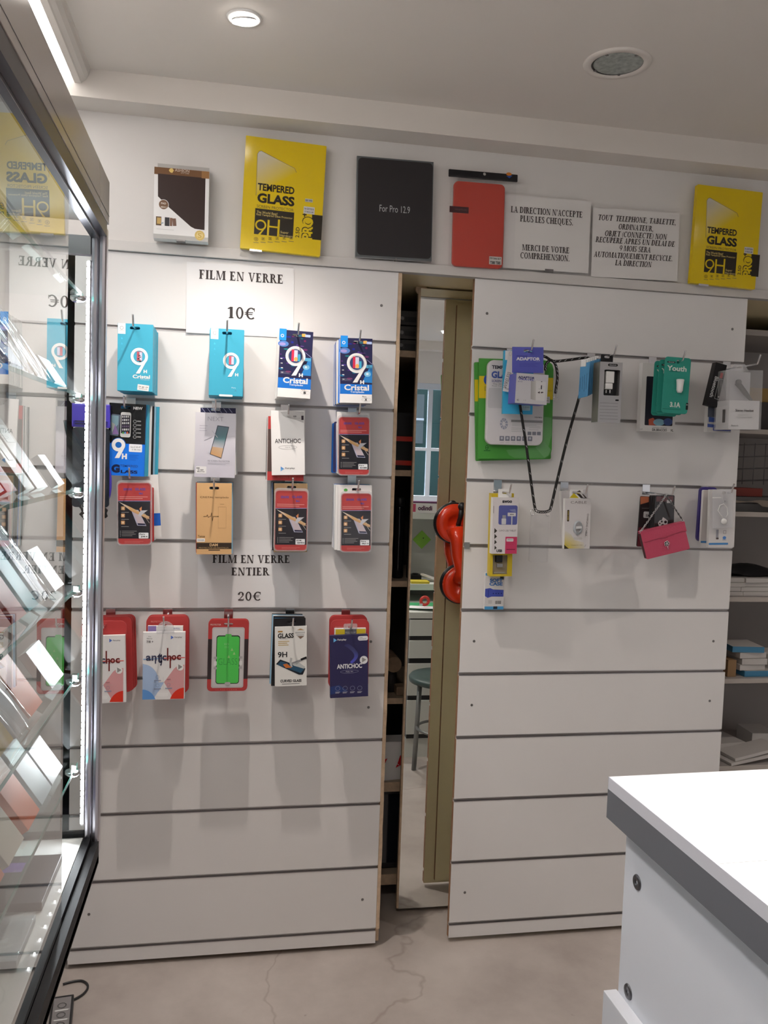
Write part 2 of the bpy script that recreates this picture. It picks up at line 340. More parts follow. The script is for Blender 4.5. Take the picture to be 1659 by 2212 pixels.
class Art:
    def __init__(s, F): s.F = F; s.v = []; s.f = []; s.c = []
    def _add(s, loops, cols, lay):
        flat = [p for l in loops for p in l]; b = len(s.v); s.k = getattr(s, 'k', 0) + 1; y = -0.0002 - 0.00012 * lay - 4e-6 * (s.k % 25)
        s.v += [(p[0], y, p[1]) for p in flat]
        for a, c, d in tessellate_polygon([[Vector((p[0], p[1], 0)) for p in l] for l in loops]):
            pa, pb, pd = flat[a], flat[c], flat[d]
            if (pb[0] - pa[0]) * (pd[1] - pa[1]) - (pb[1] - pa[1]) * (pd[0] - pa[0]) < 0: c, d = d, c
            s.f.append((b + a, b + c, b + d)); s.c.append([cols[a], cols[c], cols[d]] if isinstance(cols, list) else [cols] * 3)
    def loc(s, pts): return [s.F.P(*p) for p in pts]
    def poly(s, pts, col, lay=1, hole=None): s._add([s.loc(pts)] + ([hole] if hole else []), col, lay)
    def local(s, x0, z0, x1, z1, col, lay=0, r=0.0, hole=None):
        """in the pack's own metres"""
        s._add([rrect(x0, z0, x1, z1, r)] + ([hole] if hole else []), col, lay)
    def band(s, t0, t1, col, lay=0, u0=0.0, u1=1.0, hole=None, r=0.0):
        """share of the front: t from the top, u from the side"""
        W, H = s.F.W, s.F.H; s.local((u0 - .5) * W, -t1 * H, (u1 - .5) * W, -t0 * H, col, lay, r, hole)
    def rect(s, cx, cy, w, h, col, lay=1, r=0.0, rot=0.0):
        """centre and size in crop pixels; col may be four corner colours"""
        x, z = s.F.P(cx, cy); a, b = w * s.F.sx / 2, h * s.F.sz / 2
        q = rrect(-a, -b, a, b, r * s.F.sx)
        if rot: q = [(p[0] * cos(rot) - p[1] * sin(rot), p[0] * sin(rot) + p[1] * cos(rot)) for p in q]
        s._add([[(x + p[0], z + p[1]) for p in q]], col, lay)
    def ell(s, cx, cy, rx, ry, col, lay=1, n=24, a0=0, a1=360):
        x, z = s.F.P(cx, cy)
        s._add([[(x + rx * s.F.sx * cos(radians(a0 + (a1 - a0) * k / n)), z + ry * s.F.sz * sin(radians(a0 + (a1 - a0) * k / n))) for k in range(n + (a1 - a0 < 360))]], col, lay)
    def ring(s, cx, cy, rx, ry, t, col, lay=1, n=28, a0=0, a1=360):
        x, z = s.F.P(cx, cy)
        pt = lambda q, k: (x + (rx - q) * s.F.sx * cos(radians(a0 + (a1 - a0) * k / n)), z + (ry - q) * s.F.sz * sin(radians(a0 + (a1 - a0) * k / n)))
        for k in range(n): s._add([[pt(0, k), pt(0, k + 1), pt(t, k + 1), pt(t, k)]], col, lay)
    def line(s, pts, w, col, lay=1):
        q = s.loc(pts); h = w * s.F.sx / 2
        for a, b in zip(q, q[1:]):
            d = hypot(b[0] - a[0], b[1] - a[1]) or 1; nx, nz = -(b[1] - a[1]) / d * h, (b[0] - a[0]) / d * h
            s._add([[(a[0] + nx, a[1] + nz), (b[0] + nx, b[1] + nz), (b[0] - nx, b[1] - nz), (a[0] - nx, a[1] - nz)]], col, lay)
    def text(s, t, cx, cy, w, h, col, bold=0.0, lay=3, rot=0.0, mirror=False):
        vs, fs = sans(t, bold); x, z = s.F.P(cx, cy); a, b = w * s.F.sx, h * s.F.sz; n = len(s.v); y = -0.0002 - 0.00012 * lay
        for p in vs:
            q = (p[0] * a * (-1 if mirror else 1), p[1] * b); q = (q[0] * cos(rot) - q[1] * sin(rot), q[0] * sin(rot) + q[1] * cos(rot)); s.v.append((x + q[0], y, z + q[1]))
        for f in fs: s.f.append(tuple(n + i for i in f)); s.c.append([col] * len(f))
    def serif(s, t, cx, cy, w, h, col, italic=0.0, lay=2, track=0.0):
        ps, tw = serif(t, italic, track); x, z = s.F.P(cx, cy); a, b = w * s.F.sx / tw, h * s.F.sz
        for q in ps: s._add([[(x + (p[0] - tw / 2) * a, z + (p[1] - .5) * b) for p in q]], col, lay)
    def lines(s, cx, cy, w, h, n, col, lay=2, t=0.45):
        for k in range(n): s.rect(cx - w * 0.5 * (1 - (1.0, .82, .93, .7)[k % 4]), cy - h / 2 + h * (k + .5) / n, w * (1.0, .82, .93, .7)[k % 4], h / n * t, col, lay)
    def build(s, parent, name='printed_front', m=None):
        me = bpy.data.meshes.new(name); me.from_pydata(s.v, [], s.f); me.materials.append(m or INK)
        at_ = me.color_attributes.new('Col', 'FLOAT_COLOR', 'CORNER'); i = 0
        for q in s.c:
            for c in q: at_.data[i].color = (*c, 1); i += 1
        bm = bmesh.new(); bm.from_mesh(me)
        fl = [f for f in bm.faces if f.normal.y > 0]
        if fl: bmesh.ops.reverse_faces(bm, faces=fl)
        bm.to_mesh(me); bm.free()
        return new_obj(name, me, parent)
def flat_mat(name, col, rough=0.42): return mat(name, col, rough, spec=0.25)
def euro(x, z, w=0.026, h=0.0075):      # the hang slot
    return rrect(x - w / 2, z - h / 2, x + w / 2, z + h / 2, h * 0.45, 3)
def hook(x, z, L, zg, label, up=0.026, out=0.012):
    t = thing('display_hook', label, 'hook', (x, -0.001, z), group='chrome hooks on the slat panels')
    g = zg - z
    MB().box(-.013, .013, -.0035, -.001, min(g - .022, -.006), g + .003, M_CHROME).build('clip_plate', t, 0.0006)
    MB().tube([(0, -.003, 0), (0, -L * .5, 0), (0, -L + .004, 0), (0, -L, .0015), (0, -L - out, up), (0, -L - out - .0005, up + .001)], .0026, M_CHROME, 10).build('rod', t)
    return t
ORD = 'first second third fourth fifth sixth seventh eighth ninth tenth eleventh'.split()
def nth(lab, k): return ORD[k - 1] + ' ' + lab
def pack(name, label, cat, F, thick, bm, art=None, slot=None, n=1, step=.0135, r=0.0, group=None, back=None, backm=None, bm2=None, artm=None, hookz=None, hooklabel=None, jx=.0012, ja=.5, holed=True, tip=0.03, flare=0.0):
    """one hanging pack with its printed front, its hook and the packs hanging behind it"""
    W, H = F.W, F.H
    sl = F.P(*slot) if slot else None
    hole = euro(*sl) if (slot and holed) else None
    loops = [rrect(-W / 2, -H, W / 2, 0, r)] + ([hole] if hole else [])
    o = MB().prism(loops, 0, thick, bm).build(name); o.location = F.loc; o.rotation_euler = F.rot
    tag(o, label, cat, group)
    if art:
        a = Art(F); a.hole = hole; art(a); a.build(o, 'printed_front', artm)
    if slot and hookz:
        p = F.w(*slot); hook(p.x, p.z, -F.y + tip, hookz, hooklabel or ('chrome hook carrying the ' + label)[:90])
    ms = {}
    for k in range(1, n):
        m = (backm[(k - 1) % len(backm)] if backm else bm)
        if m not in ms: ms[m] = MB().prism(loops, 0, thick, m).mesh(name)
        c = new_obj(name, ms[m]); c.location = (F.loc[0] + random.uniform(-jx, jx) + flare * k, F.loc[1] + step * k, F.loc[2] + random.uniform(-.0006, .0006))
        c.rotation_euler = (0, F.rot[1] + radians(random.uniform(-ja, ja)), F.rot[2] * (1 - k / n))
        tag(c, nth(back or label, k), cat, group)
    return o

# ================================================================ THE ROOM
YM = 0.183                              # plane of the mirror on the sliding door behind the panels
YB = -4.2                               # the shop front behind the camera
GZ = [1.8594 - 0.2 * k for k in range(10)]
def seen_in_mirror(u, v, y):           # the point at depth y (in front of the mirror) that the mirror shows at pixel (u, v)
    p = at(u, v, 2 * YM - y); return Vector((p.x, y, p.z))
def floor_material():
    m = bpy.data.materials.new('worn_concrete'); m.use_nodes = True; nt = m.node_tree; b = nt.nodes['Principled BSDF']; N = nt.nodes.new; L = nt.links.new
    tc = N('ShaderNodeTexCoord')
    n1 = N('ShaderNodeTexNoise'); n1.inputs['Scale'].default_value = 2.2; n1.inputs['Detail'].default_value = 8; n1.inputs['Roughness'].default_value = 0.62; L(tc.outputs['Object'], n1.inputs['Vector'])
    r = N('ShaderNodeValToRGB'); L(n1.outputs['Fac'], r.inputs['Fac'])
    r.color_ramp.elements[0].position = 0.33; r.color_ramp.elements[0].color = (0.33, 0.285, 0.26, 1)
    r.color_ramp.elements[1].position = 0.68; r.color_ramp.elements[1].color = (0.49, 0.44, 0.41, 1)
    n2 = N('ShaderNodeTexNoise'); n2.inputs['Scale'].default_value = 3.0; n2.inputs['Detail'].default_value = 4; L(tc.outputs['Object'], n2.inputs['Vector'])
    mp = N('ShaderNodeMix'); mp.data_type = 'RGBA'; mp.inputs[0].default_value = 0.2; L(tc.outputs['Object'], mp.inputs[6]); L(n2.outputs['Color'], mp.inputs[7])
    vo = N('ShaderNodeTexVoronoi'); vo.feature = 'DISTANCE_TO_EDGE'; vo.inputs['Scale'].default_value = 1.05; L(mp.outputs[2], vo.inputs['Vector'])
    cr = N('ShaderNodeValToRGB'); L(vo.outputs['Distance'], cr.inputs['Fac'])
    cr.color_ramp.elements[0].position = 0.0; cr.color_ramp.elements[0].color = (0.80, 0.77, 0.75, 1); cr.color_ramp.elements[1].position = 0.0035; cr.color_ramp.elements[1].color = (1, 1, 1, 1)
    n3 = N('ShaderNodeTexNoise'); n3.inputs['Scale'].default_value = 16; n3.inputs['Detail'].default_value = 3; L(tc.outputs['Object'], n3.inputs['Vector'])
    sp = N('ShaderNodeValToRGB'); L(n3.outputs['Fac'], sp.inputs['Fac']); sp.color_ramp.elements[0].position = 0.24; sp.color_ramp.elements[0].color = (0.6, 0.56, 0.53, 1); sp.color_ramp.elements[1].position = 0.29; sp.color_ramp.elements[1].color = (1, 1, 1, 1)
    x1 = N('ShaderNodeMix'); x1.data_type = 'RGBA'; x1.blend_type = 'MULTIPLY'; x1.inputs[0].default_value = 1; L(r.outputs[0], x1.inputs[6]); L(cr.outputs[0], x1.inputs[7])
    x2 = N('ShaderNodeMix'); x2.data_type = 'RGBA'; x2.blend_type = 'MULTIPLY'; x2.inputs[0].default_value = 1; L(x1.outputs[2], x2.inputs[6]); L(sp.outputs[0], x2.inputs[7])
    L(x2.outputs[2], b.inputs['Base Color']); b.inputs['Roughness'].default_value = 0.5
    return m
M_FLOOR = floor_material()
X0, X1 = -0.62, 3.1
struct('floor', MB().box(X0 - .1, X1 + .1, YB - .1, 0.8, -.06, 0, M_FLOOR))
struct('wall_left', MB().box(X0 - .1, X0, YB, 0.8, 0, 2.62, M_WALL))
struct('wall_right', MB().box(X1, X1 + .1, YB, 0.8, 0, 2.62, M_WALL))
wb = struct('wall_back', MB().box(X0, X1, 0.0, 0.08, 2.094, 2.62, M_WALL))
MB().prism([[(.398, 2.149), (.43, 2.150), (.47, 2.1475), (.52, 2.1485), (.57, 2.147), (.57, 2.1456), (.50, 2.1466), (.44, 2.1478), (.398, 2.1465)]], -.0006, .001, M_MDFD).build('crack', wb)
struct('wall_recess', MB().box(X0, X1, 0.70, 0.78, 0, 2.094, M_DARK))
struct('ceiling', MB().box(-.384, X1, YB, -.0946, 2.51, 2.62, M_CEIL))
struct('ceiling_beam', MB().box(X0, X1, -.0946, 0.0, 2.4365, 2.62, M_CEIL))
struct('ceiling_cove', MB().box(X0, -.384, YB, -.0946, 2.60, 2.62, M_CEIL))
struct('trim_1', MB().prism([[(-.384, 2.51), (-.387, 2.505), (-.389, 2.492), (-.396, 2.480), (-.405, 2.474), (-.408, 2.47), (-.424, 2.47), (-.424, 2.60), (-.384, 2.60)]], YB, -.0947, M_CEIL, 'y'))
struct('trim_2', MB().box(X0, X1, -.012, 0.02, 2.066, 2.094, M_FASC), 0.001)
t = thing('cove_light', 'white luminous strip running along the cove above the display case', 'light', (-.51, -2.1, 2.49))
o = MB().box(-.095, .085, -2.05, 2.0, 0, .012, M_COVE).build('diffuser', t)
MB().box(-.105, .085, -2.05, 2.0, .012, .03, M_WHITE).build('housing', t)

# ceiling downlights: the lit one over the film boxes, the dead one, and the ones outside the picture
def downlight(x, y, r, label, power, ang=106, col=None, grp='recessed ceiling downlights'):
    t = thing('downlight', label, 'ceiling light', (x, y, 2.51), group=grp)
    MB().lathe([(r * .74, .004), (r * .76, -.004), (r * .97, -.004), (r, 0.0), (r * .99, .004)], (0, 0, 0), M_CEIL if power == 0 else M_WHITE, 40, closed=True).build('trim_ring', t)
    tilt = radians(14) if power else 0
    if power:
        cup = MB().lathe([(r * .73, -.003), (r * .71, -.007), (r * .66, -.007), (r * .64, -.001)], (0, 0, 0), M_ALU, 36, closed=True).build('gimbal', t); cup.rotation_euler = (tilt, radians(-5), 0)
        b = MB().lathe([(r * .72, -.002), (r * .70, -.011), (r * .35, -.015), (.001, -.016)], (0, 0, 0), M_BULB, 32).build('bulb', t); b.rotation_euler = (tilt, radians(-5), 0)
    else:
        MB().lathe([(r * .755, -.0005), (r * .755, -.0018), (r * .70, -.0018), (r * .70, -.0005)], (0, 0, 0), M_BLACK, 40, closed=True).build('shadow_gap', t)
        b = MB().lathe([(r * .725, -.0004), (r * .715, -.0022), (r * .62, -.0028), (r * .3, -.0016), (.001, -.0012)], (.002, -.002, 0), mat('dusty_lens', (0.33, 0.36, 0.34), 0.45, noise=0.3, scale=70, bump=.4), 40).build('lens', t)
    if power:
        downlight_lamp(x, y, power, 1.0, ang, col or WARM)
    else:
        for a in (40, 130, 205, 330):
            c = MB().box(-.003, .003, r * .66, r * .75, -.0040, -.0026, M_STEEL).build('spring_clip', t); c.rotation_euler = (0, 0, radians(a))
    return t
P_A, P_B, P_C = 50, 30, 80
downlight(0.008, -.457, .040, 'small lit downlight glowing in the ceiling above the film boxes', P_A)
downlight(0.917, -.465, .083, 'large unlit round downlight with a dusty greenish lens in the ceiling', 0)
downlight(1.85, -.92, .045, 'lit downlight over the open shelves at the end of the panel wall', P_B)
t = thing('added_opal_light', 'added round opal ceiling light, unseen, to brighten the boards in the mirror', 'ceiling light', (0.008, -2.1, 2.51))  # unseen lamp, added so the beige boards in the mirror get more light
MB().lathe([(.145, 0), (.150, -.006), (.150, -.022), (.140, -.024)], (0, 0, 0), M_WHITE, 40).build('rim', t)
MB().lathe([(.138, -.024), (.120, -.036), (.07, -.043), (.001, -.045)], (0, 0, 0), mat('added_opal_glow', (1, 1, 1), .5, emit=(1.0, .93, .85), es=2.0), 40).build('diffuser', t)
lamp('added_opal_area', 'AREA', (0.008, -2.1, 2.46), 5, (1.0, .90, .80), (0, 0, 0), shape='DISK', size=.26)
downlight(0.72, -1.92, .045, 'lit downlight straight above the white counter', P_C, 58, (1.0, .965, .94))
downlight(1.60, -3.5, .045, 'lit downlight nearest to the shop window', 50, 110)

# ---------------------------------------------------------------- slat panels
def slat_panel(label, x0, x1, y, holes, strip=0.0, ends=True, back=M_BEIGE, x1s=None, zb=0.015):
    t = thing('slatwall_panel', label, 'slat panel', ((x0 + x1) / 2, y, 0), group='white slatwall panels'); cx = (x0 + x1) / 2
    a, b = x0 - cx, x1 - cx
    MB().box(a, b + strip, .0125, .020, zb, 2.0647, back, mx=M_MDFD, my0=M_MDF).build('core_board', t)
    zs = [2.0647] + GZ + [zb - .0052]
    for k in range(11):
        zt = zs[k] - (.0052 if k else 0); zl = zs[k + 1] + .0052
        e = x1s[k] - cx if x1s and x1s[k] else b
        MB().box(a, e, 0, .0122, zl, zt, M_SLAT, mx=M_MDFD, mz=M_MDF).build('slat', t, 0.0005)
    for k in range(10):
        g = GZ[k]; MB().box(a + .001, b - .002, .0095, .0122, g - .0050, g + .0050, M_GROOVE).box(a + .001, b - .002, -.0007, .0095, g - .0050, g - .0036, M_ALU).box(a + .001, b - .002, -.0007, .0095, g + .0036, g + .0050, M_ALU).build('groove_insert', t)
    if strip:
        m = MB(); n = 44; rr = random.Random(3)
        pts = [(b + .0006, 2.0647), (b + .0006, zb + .045)] + [(b + strip - rr.uniform(0, .0016), zb + .045 + (2.0647 - zb - .045) * k / n) for k in range(n + 1)]
        m.prism([pts], .0012, .0122, M_MDF); m.build('bare_edge_strip', t)
    for sx, sz in holes:
        MB().lathe([(.0042, -.0006), (.0042, .001), (.001, .001)], (sx - cx, 0, sz), M_STEEL, 12, 'y').build('screw', t)
    return t
def scr(*uv): return [(at(u, v, 0).x, at(u, v, 0).z) for u, v in uv]
slat_panel('white slatwall panel hung with screen film boxes, between display case and dark gap', -.434, .475, 0, scr((824, 660), (801, 1386), (796, 1528), (783, 1943), (192, 1975)), strip=.012)
slat_panel('white slatwall panel hung with chargers, cables and the pink handbag', .709, 1.613, 0, scr((1052, 677), (1582, 711), (1024, 1385), (1541, 1385), (1019, 1523), (1533, 1514), (1004, 1928)))
tp = [o for o in COL.objects if o.name.startswith('slatwall_panel') and o.type == 'EMPTY'][-1]
MB().box(.745 - 1.161, 1.60 - 1.161, .0205, .036, .03, 2.045, M_BEIGE, mx=M_MDFD).build('backing_board', tp)
m = MB().box(.7085 - 1.161, .7255 - 1.161, -.004, -.0012, GZ[4] - .0 + .19, GZ[4] + .21, M_ALU); m.build('end_clip', tp)
slat_panel('white slatwall panel half hidden behind the glass display case', -1.02 + .41, -.462, .022, [], x1s=[None] * 9 + [-.437, -.437])

# the cabinet behind: carcass, mirror door, shelves
t = thing('shelf_unit', 'dark shelf unit behind the slat panels with raw board shelf fronts', 'shelving', (0.3, .45, 0))
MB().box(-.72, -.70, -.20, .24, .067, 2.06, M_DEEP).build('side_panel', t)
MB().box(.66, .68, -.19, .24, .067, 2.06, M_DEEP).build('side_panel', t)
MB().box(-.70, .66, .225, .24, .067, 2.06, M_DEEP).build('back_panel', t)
for zt, th in ((1.871, .021), (1.480, .02), (1.111, .02), (.714, .02), (.425, .033), (.104, .037)):
    MB().box(-.70, .66, -.20, .225, zt - th, zt, M_SHELF, my0=M_MDF).build('shelf', t, 0.0008)
t = thing('shelf_unit', 'grey open shelf unit at the end of the panel wall, stacked with boxes', 'shelving', (2.1, .45, 0))
M_GREYB = mat('grey_carcass', (0.42, 0.385, 0.37), 0.65, noise=0.05, scale=3)
MB().box(-.65, -.63, -.19, .24, .02, 2.04, M_GREYB).build('side_panel', t)
MB().box(.80, .82, -.20, .24, .02, 2.04, M_GREYB).build('side_panel', t)
MB().box(-.63, .80, .19, .21, .02, 2.04, M_GREYB).build('back_panel', t)
MB().box(-.63, .80, -.20, .19, 1.995, 2.015, M_GREYB).build('top_board', t)
for zt in (1.666, 1.370, 1.062, .763, .44, .10):
    MB().box(-.63, .80, -.20, .19, zt - .017, zt, M_GREYB, my0=mat('pale_shelf_edge', (.52, .47, .43), .6)).build('shelf', t, 0.0008)
struct('trim_3', MB().box(X0, X1, .02, .70, 2.068, 2.09, M_BEIGE))
t = thing('mirror_door', 'sliding mirror door seen in the gap between the slat panels', 'mirror door', (1.0, YM, 0))
MB().box(-.4215, .45, .004, .019, .017, 2.062, M_BEIGE, mx=M_MDF, my0=M_MDF).build('board', t)
m = MB(); m.box(-.4155, .45, 0, .0038, .017, 2.062, M_MIRROR); m.build('mirror', t)
for v in (625, 1155):
    p = at(905, v, YM + .012); MB().lathe([(.018, -.004), (.020, 0), (.018, .004)], (p.x - 1.0 + .008, .012, p.z), M_MDF, 20, 'y').build('edge_pull', t)

# shop front behind the camera (seen in the mirror)
wx0, wx1, wz0, wz1 = 0.75, 2.75, 1.16, 2.17
struct('wall_front', MB().box(X0, wx0, YB - .1, YB, 0, 2.62, M_WALL).box(wx1, X1, YB - .1, YB, 0, 2.62, M_WALL).box(wx0, wx1, YB - .1, YB, 0, wz0, M_WALL).box(wx0, wx1, YB - .1, YB, wz1, 2.62, M_WALL))
struct('ceiling_beam_front', MB().box(-.384, X1, YB, YB + .12, 2.4365, 2.51, M_CEIL))
M_WFR = mat('pale_window_frame', (0.62, 0.68, 0.78), 0.35)
wf = bpy.data.objects.new('window_1', None); COL.objects.link(wf); wf['kind'] = 'structure'; wf.location = (0, YB - .04, 0)
px = seen_in_mirror(928, 960, YB).x
for i, (a, b, c, d) in enumerate(((wx0, wx1, wz1 - .05, wz1), (wx0, wx1, wz0, wz0 + .05), (wx0, wx0 + .05, wz0, wz1), (wx1 - .05, wx1, wz0, wz1), (px - .02, px + .02, wz0, wz1), (wx0, wx1, 1.595, 1.622))):
    MB().box(a, b, -.025 + .002 * i, .025 - .002 * i, c, d, M_WFR).build('window_frame', wf, .003)
for a, b in ((wx0 + .05, px - .02), (px + .02, wx1 - .05)):
    MB().box(a, b, -.004, .004, wz0 + .05, 1.595, M_PANE).build('pane', wf); MB().box(a, b, -.004, .004, 1.622, wz1 - .05, M_PANE).build('pane', wf)
# the building across the street
t = thing('street_facade', 'dark green shop building across the street, seen reflected in the mirror', 'building', (2.4, -9.0, 0))
M_TEAL = mat('teal_render', (0.03, 0.075, 0.072), 0.8, noise=0.15, scale=1.5)
MB().box(-4.5, 4.5, -.3, 0, 0, 3.4, M_TEAL).build('wall', t)
M_GRW = mat('street_window', (0.10, 0.13, 0.145), 0.1)
for k in range(9):
    f = MB().box(-4.2 + .95 * k, -3.5 + .95 * k, -.02, .03, 1.75, 2.45, M_GRW).build('window', t)
    MB().box(-4.2 + .95 * k, -3.5 + .95 * k, .03, .05, 2.08, 2.11, M_WFR).box(-3.86 + .95 * k, -3.83 + .95 * k, .03, .05, 1.75, 2.45, M_WFR).build('window_bar', f)
struct('pavement', MB().box(-3, 8, -9.3, YB - .1, -.08, -.02, mat('asphalt', (0.09, 0.09, 0.095), 0.9, noise=0.2, scale=12)))

# ================================================================ SCREEN FILM BOXES on the first panel
WH = (0.80, 0.79, 0.79); BK = (0.012, 0.011, 0.012); GR = (0.28, 0.27, 0.27); LG = (0.5, 0.5, 0.5)
C_TURQ = pc(66, 166, 196, 1.0); M_TURQ = flat_mat('turquoise_card', C_TURQ); M_TURQD = flat_mat('dark_turquoise_card', pc(40, 140, 165, 1.0))
M_NAVY = flat_mat('navy_card', (0.03, 0.03, 0.10)); M_CARDW = flat_mat('white_box_card', (0.76, 0.75, 0.74)); M_CARDB = flat_mat('black_card', (0.015, 0.014, 0.016)); M_BLUE = flat_mat('bright_blue_card', (0.02, 0.20, 0.75))
M_RED = flat_mat('red_card', (0.46, 0.05, 0.05)); M_REDD = flat_mat('dark_red_card', (0.42, 0.02, 0.02)); M_GOLD = flat_mat('tan_card', (0.46, 0.31, 0.165)); M_PALE = flat_mat('pale_blue_card', (0.30, 0.52, 0.70)); M_SLATE = flat_mat('charcoal_card', (0.07, 0.06, 0.065))
def nine(a, cx, cy, r, col, lay=4, t=.24):      # the big figure nine: ring and leaning tail
    a.ring(cx, cy, r, r, r * t * 1.35, col, lay); a.poly([(cx + r * .60, cy + r * .42), (cx + r * .96, cy + r * .28), (cx + r * .05, cy + r * 1.95), (cx - r * .42, cy + r * 1.95)], col, lay)
def turq(a, px, tx, full):
    a.band(0, 1, C_TURQ, 0, hole=a.hole)
    x, y = px
    a.rect(x, y, 85, 118, WH, 1); a.ring(x, y - 8, 20, 20, 4, (.2, .25, .28), 2); a.rect(x, y + 22, 56, 4, LG, 2)
    for k in range(3): a.poly([(x - 8, y + 118 + 60 * k), (x, y + 94 + 60 * k), (x + 12, y + 118 + 60 * k)], tuple(c * (1.4 - .15 * k) for c in C_TURQ), 1)
    nx, ny, r = tx; nine(a, nx, ny, r, WH)
    a.rect(nx + 2, ny - 4, r * .62, r * 1.05, (.50, .10, .14), 5, 3); a.rect(nx + 16, ny - 2, r * .30, r * .95, (.55, .58, .75), 6, 3)
    a.text('H', nx + r * .68, ny + r * 1.72, r * .40, r * .38, WH, .05)
    if full:
        a.text('Cristal', nx + 22, ny + r * 2.32, 195, 42, WH, .03); a.text('Templado', nx + 64, ny + r * 2.68, 104, 14, (.62, .78, .85))
        a.rect(nx + 42, ny + 352, 130, 66, WH, 2, 4, rot=-.1); a.text('7P 8P 7P', nx + 42, ny + 346, 108, 18, BK, lay=4, rot=-.1); a.text('G/SPLUS', nx + 42, ny + 366, 90, 11, BK, lay=4, rot=-.1)
        for k in range(6): a.rect(nx - 8 + 9 * (k % 3), ny - 24 + 16 * k, 24, 11, (.03, .02, .03) if k % 2 else (.28, .10, .10), 7, rot=.3)
    else:
        a.text('Para', nx + 30, ny + 305, 46, 14, (.62, .78, .85)); a.text('X', nx + 52, ny + 340, 22, 12, (.1, .15, .2)); a.rect(nx - 58, ny + 391, 152, 22, WH, 2, 8)
F = Face('A', (178, 195), (575, 215), (168, 950), -.165)
pack('film_box', 'turquoise screen film box with a white 9H and the word Cristal', 'box', F, .0105, M_TURQ, lambda a: turq(a, (222, 257), (418, 572, 98), True), (370, 252), 11, .0138, group='turquoise film boxes on the first hook', back='turquoise film box hanging behind the one that says Cristal', hookz=GZ[0], hooklabel='chrome hook through the turquoise boxes that say Cristal', tip=.038)
F = Face('A', (1213, 250), (1595, 275), (1200, 1000), -.165)
pack('film_box', 'turquoise screen film box with a white 9H and no word below it', 'box', F, .0105, M_TURQ, lambda a: turq(a, (1263, 315), (1450, 620, 92), False), (1403, 310), 10, .0138, group='turquoise film boxes on the second hook', back='turquoise film box behind the front one under the price sign', hookz=GZ[0], hooklabel='chrome hook through the turquoise boxes under the price sign', tip=.038, jx=.002)
def galaxy(a, ox, oy, mark):
    X = lambda x: ox + x
    Yv = lambda y: oy + y
    a.band(0, .71, (.022, .022, .075), 0, hole=a.hole); a.band(.71, .865, (.015, .17, .62), 0); a.band(.865, 1, WH, 0)
    cs = [(.25, .05, .28), (.02, .05, .35), (.05, .22, .55), (.30, .10, .40), (.02, .30, .60)]
    rr = random.Random(11)
    for k in range(26):
        a.ell(X(40 + rr.uniform(-20, 300)), Yv(rr.uniform(60, 480)), rr.uniform(10, 34), rr.uniform(4, 13), tuple(c * rr.uniform(.25, .8) for c in cs[k % 5]), 1, 10)
    a.ell(X(55), Yv(165), 60, 34, (.10, .22, .55), 2); a.ell(X(45), Yv(168), 36, 18, (.35, .30, .62), 3); a.poly([(X(330), Yv(360)), (X(368), Yv(320)), (X(362), Yv(530)), (X(250), Yv(520))], (.03, .22, .58), 2); a.ell(X(310), Yv(430), 38, 30, (.20, .50, .75), 3); a.ell(X(308), Yv(428), 15, 13, (.7, .85, .95), 4)
    a.line([(X(300), Yv(265)), (X(372), Yv(325))], 4, (.35, .35, .65), 3); a.rect(X(330), Yv(345), 70, 36, (.10, .38, .60), 3)
    a.rect(X(50), Yv(62), 80, 130, (.02, .28, .80), 4); a.ring(X(45), Yv(75), 18, 18, 7, WH, 5); a.rect(X(285), Yv(72), 44, 34, (.75, .42, .10), 4, 6); a.rect(X(330), Yv(80), 60, 28, (.45, .55, .85), 4, 6); a.text('NUEVA', X(330), Yv(80), 44, 13, WH)
    nx, ny = X(190), Yv(305); nine(a, nx, ny, 112, WH, 6, .22); a.ring(nx, ny, 88, 90, 5, LG, 8)
    a.ell(nx, ny, 76, 80, (.04, .06, .16), 5); a.rect(nx - 30, ny - 8, 28, 130, (.60, .03, .08), 7, 3); a.rect(nx + 4, ny - 4, 40, 124, (.60, .60, .74), 7, 4); a.ell(nx + 4, ny + 34, 20, 24, (.85, .42, .12), 8); a.rect(nx + 40, ny + 20, 26, 80, (.06, .40, .60), 7, 4)
    a.text('H', X(250), Yv(520), 46, 42, WH, .06)
    for k in range(4): a.rect(X(32 + 3 * k), Yv(330 + 52 * k), 22, 10, WH if k % 2 == 0 else LG, 3)
    a.lines(X(80), Yv(490), 120, 30, 3, (.45, .45, .60), 3, .15)
    a.text('Cristal', X(188), Yv(580), 278, 66, WH, .03); a.text('Templado', X(195), Yv(632), 156, 26, (.70, .78, .92), .02)
    a.text('Para', X(275), Yv(683), 44, 16, BK); a.ring(X(298), Yv(718), 54, 20, 2.5, LG, 2); a.text(mark, X(292), Yv(718), 30, 28, BK, .05)
F = Face('B', (340, 268), (710, 297), (302, 1020), -.165)
pack('film_box', 'dark starry film box marked S with a white 9H and Cristal Templado', 'box', F, .0105, M_CARDW, lambda a: galaxy(a, 318, 262, 'S'), (530, 335), 11, .0138, group='dark starry film boxes on the third hook', back='dark starry film box behind the one marked S', hookz=GZ[0], hooklabel='chrome hook through the dark starry boxes marked S', tip=.03)
F = Face('B', (1012, 360), (1372, 372), (1005, 1087), -.165)
pack('film_box', 'dark starry film box marked X with a white 9H and Cristal Templado', 'box', F, .0105, M_CARDW, lambda a: galaxy(a, 1005, 340, 'X'), (1210, 410), 11, .0138, group='dark starry film boxes on the fourth hook', back='film box with a blue and white edge behind the starry one marked X', backm=[M_CARDW, M_BLUE, M_NAVY, M_CARDW], hookz=GZ[0], hooklabel='chrome hook through the dark starry boxes marked X', tip=.03, jx=.003)

